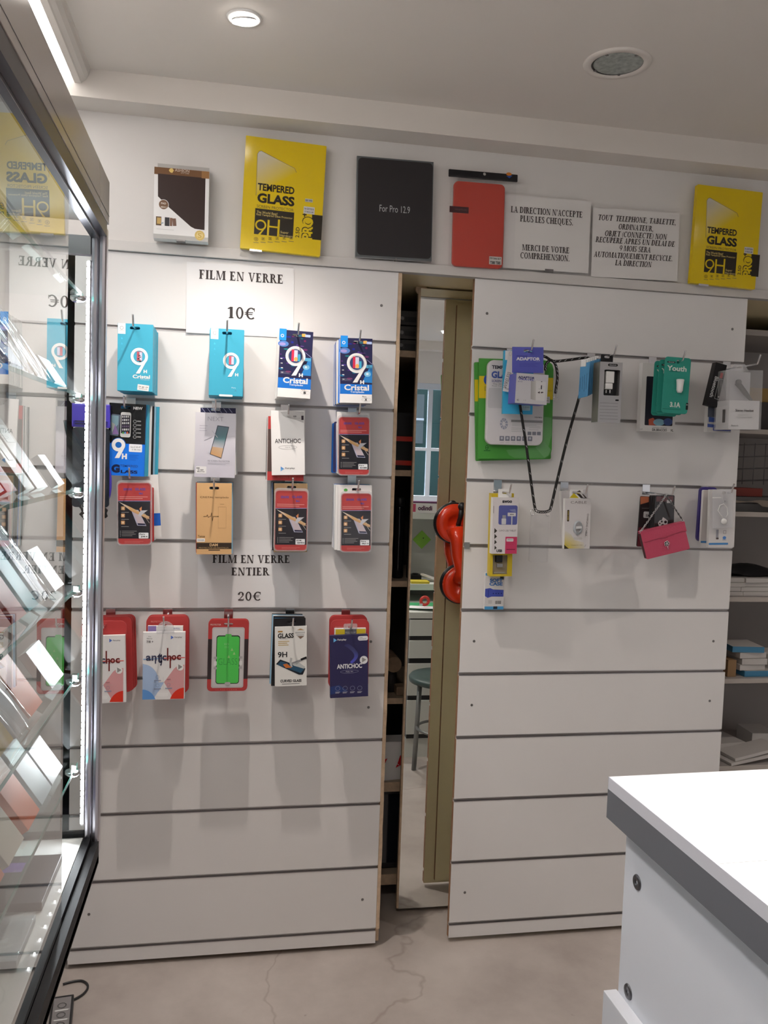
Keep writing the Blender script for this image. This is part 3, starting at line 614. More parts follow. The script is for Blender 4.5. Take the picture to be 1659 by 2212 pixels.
# second row
def nineh(a):
    a.band(0, .565, (.012, .012, .014), 0, hole=a.hole); a.band(.555, 1, (.01, .17, .78), 1)
    a.rect(150, 1335, 98, 240, (.16, .20, .26), 2, 14, rot=-.06); a.poly([(108, 1225), (190, 1235), (185, 1330), (112, 1410)], (.30, .48, .55), 3); a.poly([(150, 1330), (192, 1440), (120, 1440)], (.35, .22, .50), 4); a.poly([(112, 1300), (150, 1330), (118, 1430)], (.55, .60, .55), 4)
    a.rect(268, 1335, 116, 280, WH, 3, 22); a.rect(268, 1330, 100, 205, (.03, .025, .04), 4)
    for i in range(4):
        for j in range(5): a.rect(236 + 21 * i, 1245 + 36 * j, 15, 22, [(.7, .7, .7), (.5, .5, .55), (.8, .8, .8)][(i + j) % 3] if j != 3 else (.16, .12, .2), 5, 4)
    for i in range(3): a.rect(240 + 24 * i, 1425, 18, 22, [(.1, .4, .1), (.2, .4, .8), (.7, .15, .08)][i], 6, 4)
    a.text('NEW', 405, 1152, 105, 32, WH, .05)
    for k in range(5): a.ring(372, 1298 + 44 * k, 20, 17, 4, (.55, .55, .55), 3, 16); a.rect(418, 1298 + 44 * k, 46, 14, (.35, .35, .35), 3)
    a.ell(190, 1560, 84, 80, (.01, .13, .50), 2); a.ring(190, 1560, 76, 74, 40, WH, 4); a.poly([(210, 1600), (262, 1585), (200, 1708), (148, 1708)], WH, 4); a.text('H', 257, 1690, 58, 62, WH, .06)
    a.rect(382, 1600, 148, 88, (.78, .80, .85), 3, 10); a.text('Sam Z 40 4T', 382, 1588, 112, 18, BK, lay=4); a.text('G 386 AAA', 390, 1618, 100, 14, BK, lay=4)
    a.lines(365, 1705, 110, 70, 4, (.01, .09, .45), 3, .2)
    a.text('TEMPERED', 310, 1800, 200, 26, (.02, .07, .30), .01); a.text('G', 160, 1825, 95, 96, (.01, .015, .06), .07); a.text('LASS', 312, 1866, 190, 36, (.01, .015, .06), .04)
F = Face('A', (85, 1085), (498, 1112), (68, 1897), -.12)
pack('film_box', 'black and blue film box showing two phones, 9H and Tempered Glass', 'box', F, .009, M_BLUE, nineh, (268, 1140), 8, .0138, group='mixed film boxes behind the black and blue one', back='mixed film box behind the black and blue one with two phones', backm=[M_TURQ, M_TURQ, M_CARDW, M_CARDB, M_CARDB, M_PALE], hookz=GZ[1], hooklabel='chrome hook through the black and blue film box', flare=.0035, jx=.003, artm=INKG)
def nextbag(a):
    a.band(0, 1, [ (.62, .60, .68), (.62, .60, .68), (.68, .67, .72), (.68, .67, .72)], 0)
    a.text('NEXT', 1275, 1270, 175, 46, (.38, .37, .44), -.005); a.lines(1140, 1370, 90, 80, 3, (.45, .44, .52), 2, .2)
    a.poly([(1282, 1350), (1400, 1340), (1320, 1650), (1200, 1650)], (.66, .66, .74), 2); a.poly([(1296, 1342), (1428, 1362), (1345, 1718), (1214, 1665)], (.03, .04, .06), 3)
    a.poly([(1302, 1350), (1420, 1368), (1388, 1500), (1266, 1490)], [(.10, .16, .20), (.12, .20, .24), (.10, .24, .26), (.08, .18, .22)], 4); a.poly([(1266, 1490), (1388, 1500), (1365, 1600), (1242, 1580)], [(.08, .18, .22), (.10, .24, .26), (.50, .50, .55), (.52, .50, .55)], 4); a.poly([(1242, 1580), (1365, 1600), (1342, 1708), (1222, 1662)], [(.60, .40, .24), (.62, .45, .30), (.62, .36, .16), (.60, .32, .12)], 4)
    a.line([(1150, 1510), (1240, 1470)], 5, (.25, .25, .3), 5); a.line([(1235, 1400), (1300, 1480)], 6, (.5, .52, .58), 5); a.text('HD SCREEN PROTECTOR', 1315, 1745, 250, 18, (.25, .25, .30)); a.lines(1315, 1775, 245, 26, 2, (.4, .4, .46), 2, .3)
    a.rect(1120, 1840, 118, 82, WH, 3, 8); a.text('S20', 1085, 1818, 34, 15, BK, .03, 5); a.text('NO. BOFT', 1115, 1840, 66, 13, BK, .02, 5); a.text('MALAYTCA', 1118, 1858, 78, 12, BK, .02, 5)
F = Face('A', (1105, 1145), (1500, 1148), (1105, 1900), -.110)
pack('film_box', 'film box with a dark striped top peeking out above the lilac white phone bag', 'box', F, .009, M_CARDW, lambda a: (a.band(0, .2, (.02, .02, .06), 0, hole=a.hole), [a.line([(1120 + 60 * k, 1150), (1160 + 60 * k, 1200)], 6, (.30, .30, .45), 1) for k in range(6)]), (1275, 1165), 7, .0138, group='film boxes behind the lilac white phone bag', back='pale film box at the rear of the hook with the lilac white bag', backm=[M_CARDW, M_CARDW, M_PALE, M_CARDW], hookz=GZ[1], hooklabel='chrome hook through the boxes behind the lilac white bag', jx=.004, tip=.034)
F = Face('A', (1050, 1190), (1505, 1215), (1045, 1915), -.124)
o = pack('film_pouch', 'lilac white film pouch showing one phone screen struck by a hammer', 'pouch', F, .009, M_CARDW, nextbag, artm=INKG)
sp = MB().grid(lambda u, v: (F.W * (u - .5) * 1.02, -.0022 - .0016 * sin(7 * u + 5 * v) * sin(9 * v + 2 * u), -F.H * v * 1.01 + .001), 14, 20, M_CLEAR).build('plastic_sleeve', o, fix=False)
def antich(a):
    a.band(0, 1, WH, 0, hole=a.hole); a.poly([(340, 1190), (470, 1180), (602, 1195), (604, 1320), (520, 1285), (400, 1250)], (.50, .49, .49), 1)
    a.text('S20', 503, 1243, 34, 16, BK, .03); a.text('Ultra 5G', 528, 1265, 78, 13, GR); a.rect(590, 1262, 26, 48, (.03, .02, .03), 2)
    a.text('ANTICHOC', 432, 1516, 290, 50, (.05, .045, .05), .012); a.ring(434, 1588, 104, 22, 2.5, GR, 2, 30); a.text('FULL 9H', 434, 1588, 54, 12, GR)
    a.poly([(360, 1800), (398, 1828), (360, 1856)], (.08, .25, .60), 2); a.poly([(360, 1828), (398, 1828), (360, 1856)], (.16, .42, .75), 3); a.text('Fairplay', 465, 1826, 108, 24, (.08, .08, .09), .01)
F = Face('B', (205, 1240), (612, 1250), (188, 1958), -.105)
pack('film_box', 'red and charcoal film box half covered by the white one with a blue arrow', 'box', F, .009, M_RED, lambda a: (a.band(.2, .86, (.09, .06, .055), 0), a.text('TEMPERED GLASS', 400, 1925, 210, 18, (.7, .2, .15))), None, 6, .0138, group='film boxes behind the white one with a blue arrow', back='film box at the rear of the hook with the white blue-arrow box', backm=[M_CARDW, M_SLATE, M_CARDW])
F = Face('B', (233, 1170), (605, 1180), (263, 1895), -.122)
pack('film_box', 'white film box lettered ANTICHOC with a small blue arrow logo', 'box', F, .009, M_CARDW, antich, (421, 1226), 2, .0125, group='white film boxes on the second row', back='white film box tucked behind the one with the blue arrow', hookz=GZ[1], hooklabel='chrome hook through the white film box with the blue arrow', jx=.004)
def redpack(a, ox, oy, s, tag1, tag2):
    """red and black blister card; ox, oy: its upper corner in the crop, s: its width in crop pixels / 360"""
    X = lambda x: ox + x * s
    Yv = lambda y: oy + y * s
    a.local(-a.F.W / 2 + .003, -a.F.H + .003, a.F.W / 2 - .003, -.003, (.44, .055, .055), 0, .008)
    a.poly([(X(8), Yv(205)), (X(352), Yv(208)), (X(352), Yv(608)), (X(8), Yv(600))], (.022, .02, .026), 1); a.poly([(X(8), Yv(198)), (X(352), Yv(201)), (X(352), Yv(208)), (X(8), Yv(205))], (.25, .22, .42), 2)
    a.text('GENUINE', X(110), Yv(78), 90 * s, 26 * s, (.10, .07, .32), .03); a.text('GLASS', X(245), Yv(78), 110 * s, 26 * s, (.10, .07, .32), .03); a.text('9H', X(250), Yv(125), 40 * s, 24 * s, (.10, .07, .32), .03)
    a.lines(X(175), Yv(168), 300 * s, 36 * s, 2, (.72, .30, .28), 2, .35)
    for k in range(3): a.rect(X(62), Yv(280 + 76 * k), 40 * s, 40 * s, (.55, .30, .14), 2, 6 * s); a.ell(X(62), Yv(280 + 76 * k), 12 * s, 12 * s, (.75, .55, .36), 3, 12); a.rect(X(85), Yv(322 + 76 * k), 80 * s, 5 * s, GR, 2)
    a.poly([(X(145), Yv(290)), (X(225), Yv(300)), (X(312), Yv(470)), (X(215), Yv(465))], (.42, .42, .55), 2); a.poly([(X(160), Yv(300)), (X(222), Yv(308)), (X(296), Yv(445)), (X(218), Yv(440))], (.50, .42, .46), 3); a.poly([(X(218), Yv(440)), (X(296), Yv(445)), (X(305), Yv(462)), (X(222), Yv(458))], (.02, .02, .05), 4)
    a.poly([(X(20), Yv(212)), (X(130), Yv(262)), (X(345), Yv(372)), (X(335), Yv(400)), (X(150), Yv(310))], [(.75, .72, .68), (.60, .38, .18), (.62, .42, .24), (.50, .30, .16), (.55, .30, .12)], 5); a.poly([(X(235), Yv(285)), (X(262), Yv(262)), (X(260), Yv(318)), (X(330), Yv(300)), (X(262), Yv(340))], (.62, .24, .10), 4)
    a.poly([(X(250), Yv(305)), (X(325), Yv(302)), (X(290), Yv(330)), (X(242), Yv(372)), (X(222), Yv(358))], (.50, .50, .54), 6); a.line([(X(268), Yv(330)), (X(345), Yv(440))], 3 * s, (.62, .56, .5), 4); a.line([(X(290), Yv(335)), (X(350), Yv(400))], 3 * s, (.62, .56, .5), 4)
    a.lines(X(130), Yv(548), 160 * s, 66 * s, 4, GR, 2, .28)
    for k in range(4): a.text('>', X(36), Yv(523 + 17 * k), 10 * s, 12 * s, LG, lay=3)
    a.rect(X(283), Yv(573), 104 * s, 62 * s, (.74, .75, .78), 3, 8 * s); a.text(tag1, X(268), Yv(558), 56 * s, 15 * s, BK, .01, 5); a.text(tag2, X(290), Yv(585), 76 * s, 17 * s, BK, .03, 5)
    a.lines(X(180), Yv(640), 200 * s, 24 * s, 2, (.72, .22, .20), 2, .2)
M_BLIS = M_CLEARH
def blister(label, crop, TL, TR, BL, y, o_, s, t1, t2, slot, n, group, back, backm, gz, hl, rim=True, **kw):
    F = Face(crop, TL, TR, BL, y)
    o = pack('blister_pack', label, 'blister pack', F, .006, M_RED, lambda a: redpack(a, *o_, s, t1, t2), None, 1, r=.010, artm=INKG)
    MB().prism([rrect(-F.W / 2 - .002, -F.H - .002, F.W / 2 + .002, .006, .011), rrect(-F.W / 2 + .002, -F.H + .002, F.W / 2 - .002, -.002, .009)], -.002, .0075, M_BLIS).build('blister_rim', o)
    if slot:
        p = F.w(*slot); hook(p.x, p.z, -y + .03, gz, hl)
    rr = random.Random(len(label)); ms = {}
    for k in range(1, n):
        m = backm[(k - 1) % len(backm)]
        if m not in ms: ms[m] = MB().prism([rrect(-F.W / 2, -F.H + .006, F.W / 2, -.012, .004)], 0, .008, m).mesh('film_box')
        c = new_obj('film_box', ms[m]); c.location = F.loc + Vector((rr.uniform(-.006, .006), .0138 * k, rr.uniform(-.004, .001))); c.rotation_euler = (0, F.rot[1] + radians(rr.uniform(-1, 1)), 0)
        tag(c, nth(back, k), 'box', group)
    return o
blister('red and black blister card below the starry box marked X', 'B', (992, 1245), (1340, 1250), (985, 1897), -.118, (984, 1243), .985, 'Para', 'S105', (1208, 1208), 8, 'film boxes behind the upper red card', 'film box behind the red card below the starry box marked X', [M_CARDW, M_BLUE, M_CARDW, M_NAVY, M_BLUE], GZ[1], 'chrome hook through the red card below the starry boxes')
F = Face('B', (975, 1188), (1340, 1195), (978, 1880), -.106)
pack('film_box', 'white film box showing its top above the red card below the starry box', 'box', F, .008, M_CARDW)
# third row
blister('red and black blister card under the black and blue film box', 'C', (175, 165), (553, 170), (180, 862), -.118, (172, 160), 1.055, 'Para', 'J4+', (325, 112), 7, 'film boxes behind the red card of the third row', 'white or blue film box behind the red card under the blue box', [M_CARDW, M_RED, M_CARDW, M_BLUE, M_CARDW], GZ[2], 'chrome hook through the red card under the blue box')
F = Face('C', (225, 100), (628, 72), (245, 800), -.075)
pack('film_box', 'white and blue film box sticking out beside the red card under the blue box', 'box', F, .008, M_CARDW, lambda a: (a.band(.62, .82, (.02, .12, .55), 0)))
def gold(a):
    a.band(0, 1, pc(200, 160, 114, 1.12), 0, hole=a.hole); dk = (.10, .055, .02)
    a.text('CRISTAL templado', 1260, 335, 320, 24, dk, 0); a.ring(1345, 560, 64, 170, 3, (.36, .22, .10), 2, 4, 45, 405); a.rect(1345, 410, 46, 4, (.36, .22, .10), 2)
    a.line([(1135, 548), (1170, 548), (1180, 528), (1190, 560), (1205, 548), (1218, 548), (1228, 505), (1236, 600), (1246, 548), (1300, 548)], 5, dk, 2); a.ell(1300, 548, 7, 6, dk, 3, 12)
    a.text('Tamos', 1112, 770, 78, 26, dk, .01); a.rect(1105, 813, 92, 36, WH, 2, 4); a.text('HUAWEIP8', 1105, 813, 72, 14, BK, .01)
    a.band(.838, .925, (.045, .03, .022), 1); a.text('DAM', 1250, 868, 92, 30, (.70, .48, .26), .03); a.text('PROTECTOR DE PANTALLA', 1250, 900, 335, 14, (.42, .28, .14), .01); a.rect(1255, 926, 130, 10, (.03, .02, .015), 2)
F = Face('C', (1062, 172), (1457, 175), (1055, 972), -.125)
pack('film_box', 'tan card film box with a heartbeat line and a dark brown foot band', 'box', F, .009, M_GOLD, gold, (1258, 230), 8, .0135, group='film boxes behind the tan heartbeat box', back='dark film box hanging behind the tan heartbeat box', backm=[M_PALE, M_CARDB, M_REDD, M_PALE, M_CARDB], hookz=GZ[2], hooklabel='chrome hook through the tan heartbeat box', jx=.004)
F = Face('D', (272, 175), (645, 178), (268, 948), -.108)
pack('film_box', 'tan film box peeking out round the third-row red card beside the tan heartbeat box', 'box', F, .008, M_GOLD, lambda a: a.rect(466, 230, 90, 18, (.03, .02, .015), 1, 8), (466, 222), 8, .0135, group='film boxes behind the third-row tan and red pair', back='blue or pale film box behind the third-row tan and red pair', backm=[M_TURQ, M_CARDB, M_CARDB, M_BLUE, M_CARDW], hookz=GZ[2], hooklabel='chrome hook through the third-row tan and red pair', jx=.004, flare=-.0012)
blister('red and black blister card in front of a tan box, beside the heartbeat box', 'D', (283, 250), (650, 260), (275, 928), -.122, (278, 250), 1.02, 'REDMI', 'NOTE 8', None, 1, None, None, None, None, None)
F = Face('D', (988, 192), (1365, 200), (985, 925), -.106)
pack('film_box', 'white film box with a green dot above the lowest red card by the dark gap', 'box', F, .008, M_CARDW, lambda a: (a.ell(1072, 252, 21, 19, (.08, .36, .06), 1), a.line([(1140, 258), (1245, 258)], 5, (.55, .42, .38), 1)), (1193, 245), 7, .0135, group='film boxes behind the white box with a green dot', back='film box at the rear of the hook with the green-dot white box', backm=[M_CARDW, M_REDD, M_TURQ, M_CARDW, M_BLUE], hookz=GZ[2], hooklabel='chrome hook through the white box with a green dot', jx=.005, flare=-.0015)
blister('red and black blister card in front of the white box with a green dot', 'D', (1022, 285), (1362, 290), (1020, 942), -.120, (1012, 282), .98, 'Para', 'SM-J3 110', None, 1, None, None, None, None, None)

# fourth row: full-cover films
def roundcard(label, crop, TL, TR, BL, y, n, group, back, col=None, r=.016, step=.0105, art=None, **kw):
    F = Face(crop, TL, TR, BL, y)
    return pack('film_card', label, 'card', F, .005, col or M_RED, art or (lambda a: (a.text('PROTECTOR', TL[0] + (TR[0] - TL[0]) * .24, TL[1] + 68, (TR[0] - TL[0]) * .26, 22, (.65, .25, .22), .01),)), None, n, step, r=r, group=group, back=back, **kw)
def antiart(a, ox, oy):
    X = lambda x: ox + x
    Yv = lambda y: oy + y
    a.band(0, 1, (.76, .745, .75), 0)
    lb, rb, mb, db, rd = (.38, .50, .72), (.66, .33, .34), (.12, .30, .66), (.05, .05, .10), (.70, .04, .02)
    n = 16; c = lambda cx, cy, rx, ry, a0, a1: [(X(cx + rx * cos(radians(a0 + (a1 - a0) * k / n))), Yv(cy - ry * sin(radians(a0 + (a1 - a0) * k / n)))) for k in range(n + 1)]
    a.poly([(X(0), Yv(858))] + [(X(0), Yv(395))] + c(0, 640, 205, 235, 84, 0) + [(X(275), Yv(640)), (X(150), Yv(858))], lb, 1)
    a.poly([(X(275), Yv(640)), (X(400), Yv(470)), (X(460), Yv(420)), (X(535), Yv(420)), (X(532), Yv(858)), (X(400), Yv(858))], rb, 1)
    a.poly([(X(140), Yv(858)), (X(200), Yv(760)), (X(330), Yv(760)), (X(392), Yv(858))], (.76, .745, .75), 2)
    a.poly([(X(0), Yv(858)), (X(0), Yv(735))] + c(0, 935, 180, 205, 90, 22) + [(X(170), Yv(858))], mb, 3); a.poly([(X(532), Yv(858)), (X(345), Yv(858))] + c(540, 930, 195, 215, 160, 92) + [(X(532), Yv(715))], rd, 3)
    a.line([(X(5), Yv(342)), (X(268), Yv(334))], 10, (.15, .38, .68), 3); a.line([(X(268), Yv(334)), (X(540), Yv(326))], 10, (.70, .06, .04), 3)
    for i, ch in enumerate('ant'): a.text(ch, X(72 + 72 * i), Yv(328), 64, 66 if ch != 't' else 128, db, .03, 5)
    a.line([(X(162), Yv(330)), (X(162), Yv(400))], 16, db, 5); a.text('j', X(232), Yv(355), 26, 150, db, .02, 5); a.text('c', X(275), Yv(328), 56, 66, db, .03, 5)
    dr = (.16, .02, .02)
    a.line([(X(316), Yv(200)), (X(316), Yv(356))], 18, dr, 5); a.line([(X(352), Yv(320)), (X(352), Yv(460))], 18, dr, 5); a.text('n', X(338), Yv(330), 58, 66, dr, .03, 5); a.text('o', X(398), Yv(326), 62, 66, dr, .03, 5); a.text('c', X(462), Yv(324), 56, 66, dr, .03, 5)
    a.poly([(X(355), Yv(42)), (X(392), Yv(66)), (X(355), Yv(92))], (.10, .18, .55), 2); a.text('Fairplay', X(450), Yv(66), 96, 22, (.1, .1, .12), .01)
    a.text('Para', X(85), Yv(52), 34, 13, GR); a.text('iPhone', X(82), Yv(78), 70, 16, GR, .01); a.text('7/8 +', X(88), Yv(118), 88, 30, (.14, .13, .14), .02)
    a.ell(X(480), Yv(450), 44, 44, (.80, .79, .78), 4); a.poly([(X(455), Yv(412)), (X(510), Yv(446)), (X(455), Yv(482))], GR, 5)
    for i, j in ((190, 572), (192, 680), (335, 675)): a.ring(X(i), Yv(j), 22, 22, 3, (.22, .28, .42), 5, 16); a.rect(X(i), Yv(j + 44), 90, 12, (.28, .32, .45), 5)
    a.rect(X(335), Yv(605), 50, 14, (.45, .2, .22), 5); a.line([(X(265), Yv(570)), (X(265), Yv(730))], 2, LG, 4); a.line([(X(130), Yv(642)), (X(400), Yv(640))], 2, LG, 4)
    a.rect(X(262), Yv(800), 140, 48, (.80, .79, .79), 4, 20); a.text('FULL 9H', X(262), Yv(800), 112, 22, BK, .02)
roundcard('red rounded film card, front of the fan behind the post-side white box', 'E', (105, 215), (735, 178), (105, 1190), -.06, 4, 'red cards fanned out beside the display case post', 'red rounded film card in the fan beside the display case post', jx=.001, ja=.3, flare=.0025)
roundcard('red film card directly behind the white box half hidden by the post', 'E', (95, 255), (672, 240), (80, 1200), -.098, 1, None, None)
F = Face('E', (85, 447), (652, 425), (100, 1312), -.115)
pack('film_box', 'white film box with blue and red arcs, half hidden by the display case post', 'box', F, .014, M_CARDW, lambda a: antiart(a, 95, 428))
p = F.w(395, 300); hook(p.x, p.z, .15, GZ[4], 'chrome hook half hidden behind the display case post')
roundcard('red rounded film card standing up behind the white box with a clear dome', 'E', (925, 185), (1468, 185), (930, 1180), -.070, 3, 'red cards behind the white box with a clear dome', 'red rounded film card at the rear of the clear-dome box', jx=.002)
F = Face('E', (945, 305), (1395, 315), (940, 1150), -.092)
pack('film_box', 'white film box with a violet corner tucked behind the clear dome', 'box', F, .010, M_CARDW, lambda a: (a.rect(1000, 350, 105, 90, (.25, .18, .42), 1), a.text('9H FULL', 1315, 345, 90, 22, (.2, .2, .4), .02)))
F = Face('E', (882, 390), (1425, 390), (885, 1255), -.112)
o = pack('film_box', 'white film box with blue and red arcs and a clear hanging dome', 'box', F, .014, M_CARDW, lambda a: antiart(a, 884, 390))
x, z = F.P(1168, 395); h_ = .024
MB().prism([[(x - .024, z - .002)] + [(x - .024 * cos(radians(a)), z + .008 + .024 * sin(radians(a))) for a in range(0, 181, 15)] + [(x + .024, z - .002)], euro(x - .001, z + .02, .009, .009)], -.0008, .0004, M_CLEARH).build('hang_tab', o)
p = F.w(1160, 275); hook(p.x, p.z, .145, GZ[4], 'chrome hook poking out of the clear dome')
def greenart(a):
    F = a.F; X = lambda u: (u - .5) * F.W
    a.band(.0, 1, (.44, .04, .04), 0, hole=a.hole, r=.012); a.band(.27, .83, (.03, .02, .022), 1)
    a.text('PROTECTOR', 150, 203, 95, 14, (.70, .45, .42), .02); a.text('GLASS CLEAR', 252, 790, 200, 14, (.6, .1, .1))
    a.rect(262, 500, 290, 545, (.50, .47, .475), 2, 18); a.rect(262, 500, 268, 520, (.56, .53, .535), 3, 16)
    a.rect(262, 518, 212, 436, (.02, .022, .02), 5, 24); a.rect(262, 520, 200, 420, (.08, .56, .09), 6, 20); a.rect(265, 305, 56, 34, (.10, .52, .10), 7, 12)
    for x, y in ((150, 500), (378, 500)):
        a.rect(x, y, 30, 22, (.40, .38, .39), 7, 6); a.rect(x, y + 50, 26, 44, (.72, .70, .70), 7, 12); a.rect(x, y + 92, 30, 22, (.40, .38, .39), 7, 6)
    a.rect(262, 735, 50, 30, (.46, .44, .44), 7, 12); a.text('GLASS', 262, 535, 172, 60, (.05, .36, .07), -.01, 8)
    for k, t in enumerate(('ED', 'TTY')): a.text(t, 250, 378 + 30 * k, 40, 16, (.25, .62, .22), 0, 8)
    for x, y in ((298, 425), (318, 460), (270, 488)): a.poly([(x - 12, y + 14), (x, y - 12), (x + 12, y + 14)], (.30, .60, .20), 8)
F = Face('F', (85, 158), (447, 163), (78, 800), -.098)
pack('film_card', 'red and black film card with a bright green screen in a grey tray', 'card', F, .007, M_REDD, greenart, (262, 202), 2, .012, r=.012, group='red cards with green screens', back='red film card behind the one with a bright green screen', hookz=GZ[4], hooklabel='chrome hook through the card with a green screen', artm=INKG)
def curved(a):
    a.band(0, 1, (.78, .765, .74), 0); a.rect(728, 266, 42, 12, (.40, .20, .04), 2); a.text('GLASS', 777, 303, 142, 44, BK, .035); a.rect(760, 332, 70, 4, LG, 2)
    a.lines(760, 370, 100, 50, 3, (.62, .48, .26), 2, .5); a.text('9H', 750, 472, 84, 50, (.015, .015, .018), .02)
    a.poly([(875, 254), (908, 240), (945, 254)], (.42, .26, .12), 2); a.rect(905, 276, 88, 14, LG, 2); a.rect(908, 298, 70, 10, LG, 2); a.poly([(882, 308), (942, 308), (912, 332)], (.22, .14, .10), 2)
    a.poly([(692, 556), (730, 515), (958, 600), (935, 655), (900, 655)], (.02, .025, .035), 3); a.poly([(705, 562), (735, 530), (945, 606), (915, 640)], (.03, .09, .16), 4); a.poly([(755, 560), (790, 552), (835, 590), (780, 592)], (.62, .18, .04), 5); a.poly([(830, 550), (900, 545), (955, 585), (945, 602), (850, 572)], (.50, .52, .52), 5)
    a.line([(820, 556), (965, 505)], 14, (.30, .30, .32), 6); a.line([(915, 520), (966, 500)], 20, (.012, .012, .014), 7); a.poly([(820, 498), (838, 505), (832, 540), (842, 582), (826, 584), (812, 545)], (.48, .48, .48), 7)
    a.text('CURVED GLASS', 828, 708, 190, 24, (.03, .03, .03), .035); a.lines(828, 735, 160, 12, 1, GR, 2, .5)
F = Face('F', (668, 132), (945, 132), (640, 755), -.080)
pack('film_box', 'black topped film box with a blue rim behind the white curved-glass box', 'box', F, .008, M_CARDB, lambda a: (a.rect(800, 150, 250, 12, (.05, .25, .50), 1),), (830, 195), 4, .0125, group='film boxes behind the white curved-glass box', back='blue or black film box behind the white curved-glass box', backm=[M_CARDW, M_PALE, M_CARDB], hookz=GZ[4], hooklabel='chrome hook through the white curved-glass box', tip=.042, jx=.004)
F = Face('F', (680, 225), (965, 220), (686, 758), -.104)
o = pack('film_box', 'white film box lettered GLASS 9H with a hammer striking a phone', 'box', F, .012, M_CARDW, curved)
F2 = Face('F', (665, 157), (955, 158), (668, 235), -.094); x, z = F.P(830, 190)
m = MB().prism([rrect(-F.W / 2 - .001, -.004, F.W / 2 - .003, .0235, .002), euro(x, .0135, .026, .008)], .006, .009, M_CARDB).build('header', o)
def navyart(a):
    a.band(0, 1, (.026, .022, .085), 0); a.poly([(1205, 325), (1235, 343), (1205, 362)], (.15, .45, .80), 2); a.text('Fairplay', 1280, 340, 80, 20, WH, .015)
    a.rect(1468, 327, 92, 40, (.74, .73, .76), 2, 18); a.text('Pour', 1455, 320, 20, 9, BK); a.text('Samsung 5G', 1468, 334, 58, 10, BK)
    for k in range(18):
        t = k / 17; a.ell(1330 + 80 * sin(2.6 * t), 390 + 150 * t, 26 - 12 * t, 12, (.035 + .05 * t, .035 + .06 * t, .13 + .42 * t * t), 1, 12)
    a.text('ANTICHOC', 1350, 576, 225, 42, (.78, .77, .80), .03); a.ring(1350, 625, 82, 15, 2, (.35, .35, .5), 2, 26); a.text('FULL 9H', 1350, 625, 62, 11, (.6, .6, .7))
    a.ell(1478, 522, 36, 36, (.74, .74, .76), 3); a.poly([(1462, 498), (1502, 520), (1462, 545)], GR, 4)
    for k in range(4): a.ring(1247 + 66 * k, 775, 22, 20, 3, (.22, .24, .38), 2, 16); a.lines(1247 + 66 * k, 812, 42, 18, 2, (.42, .42, .5), 2, .5)
    a.poly([(1182, 760), (1260, 745), (1340, 800), (1182, 830)], (.02, .04, .17), 1)
F = Face('F', (1172, 125), (1505, 122), (1160, 770), -.055)
roundcard('red rounded film card at the rear of the navy box', 'F', (1172, 125), (1508, 122), (1162, 775), -.058, 2, 'red cards behind the navy film box', 'red rounded film card at the rear of the navy box', step=.012)
roundcard('red rounded film card standing above the navy box', 'F', (1182, 162), (1525, 160), (1180, 790), -.082, 1, None, None)
F = Face('F', (1215, 238), (1495, 238), (1215, 330), -.096)
o = pack('film_box', 'yellow film box in a clear sleeve peeking over the navy box', 'box', F, .010, M_CARDW, lambda a: (a.rect(1358, 272, 268, 55, (.62, .46, .03), 1), a.rect(1358, 272, 105, 55, (.12, .12, .13), 2), a.text('FULL GLUE', 1358, 275, 90, 16, LG)))
x, z = F.P(1355, 238)
MB().prism([rrect(x - .020, z - .003, x + .020, z + .014, .005), euro(x, z + .003, .012, .008)], -.001, 0, M_CLEARH).build('hang_tab', o)
F = Face('F', (1172, 303), (1512, 292), (1182, 862), -.112)
pack('film_box', 'navy film box lettered ANTICHOC at the end of the fourth row', 'box', F, .013, M_NAVY, navyart, artm=INKG)
p = at(430 + 1352 / 4.1475, 1300 + 222 / 4.1475, -.10); hook(p.x, p.z, .125, GZ[4], 'chrome hook above the navy film box')

# dark waterproof pouch hanging beside the first film column, half behind the display case post
F = Face('T', (575, 1000), (880, 1010), (560, 1960), -.14)
M_SMOKE = glass('smoked_plastic', (0.30, 0.32, 0.36), 1.45, 1.4, 0.12, 0.25, (0.05, 0.06, 0.08)); M_VIOLET = mat('violet_plastic', (0.06, 0.04, 0.42), 0.35)
t = thing('waterproof_pouch', 'smoky waterproof phone pouch with a violet clasp, half behind the post', 'pouch', F.loc, F.rot)
MB().box(-F.W / 2, F.W / 2, -.006, .008, -.062, 0, M_VIOLET).box(-F.W / 2 + .006, F.W / 2 - .006, -.008, -.0062, -.048, -.045, M_BLACK).box(-F.W / 2 + .006, F.W / 2 - .006, -.008, -.0062, -.055, -.052, M_BLACK).build('clasp', t, .003)
MB().prism([rrect(-F.W / 2 + .001, -F.H * .86, F.W / 2 - .001, -.0625, .01)], -.001, .005, M_SMOKE).build('sleeve', t)
m = MB(); m.tube([(.01 + .034 * sin(k * .9), -.010 - .002 * (k % 3), -F.H * .80 - .045 * abs(sin(k * .55))) for k in range(22)], .004, M_BLACK, 8); m.build('cord', t)
m = MB(); m.tube([(F.W / 2 - .012 + .010 * cos(radians(a)), .012, -.21 + .045 * sin(radians(a))) for a in range(-80, 81, 10)], .006, M_VIOLET, 8); m.build('strap_loop', t)

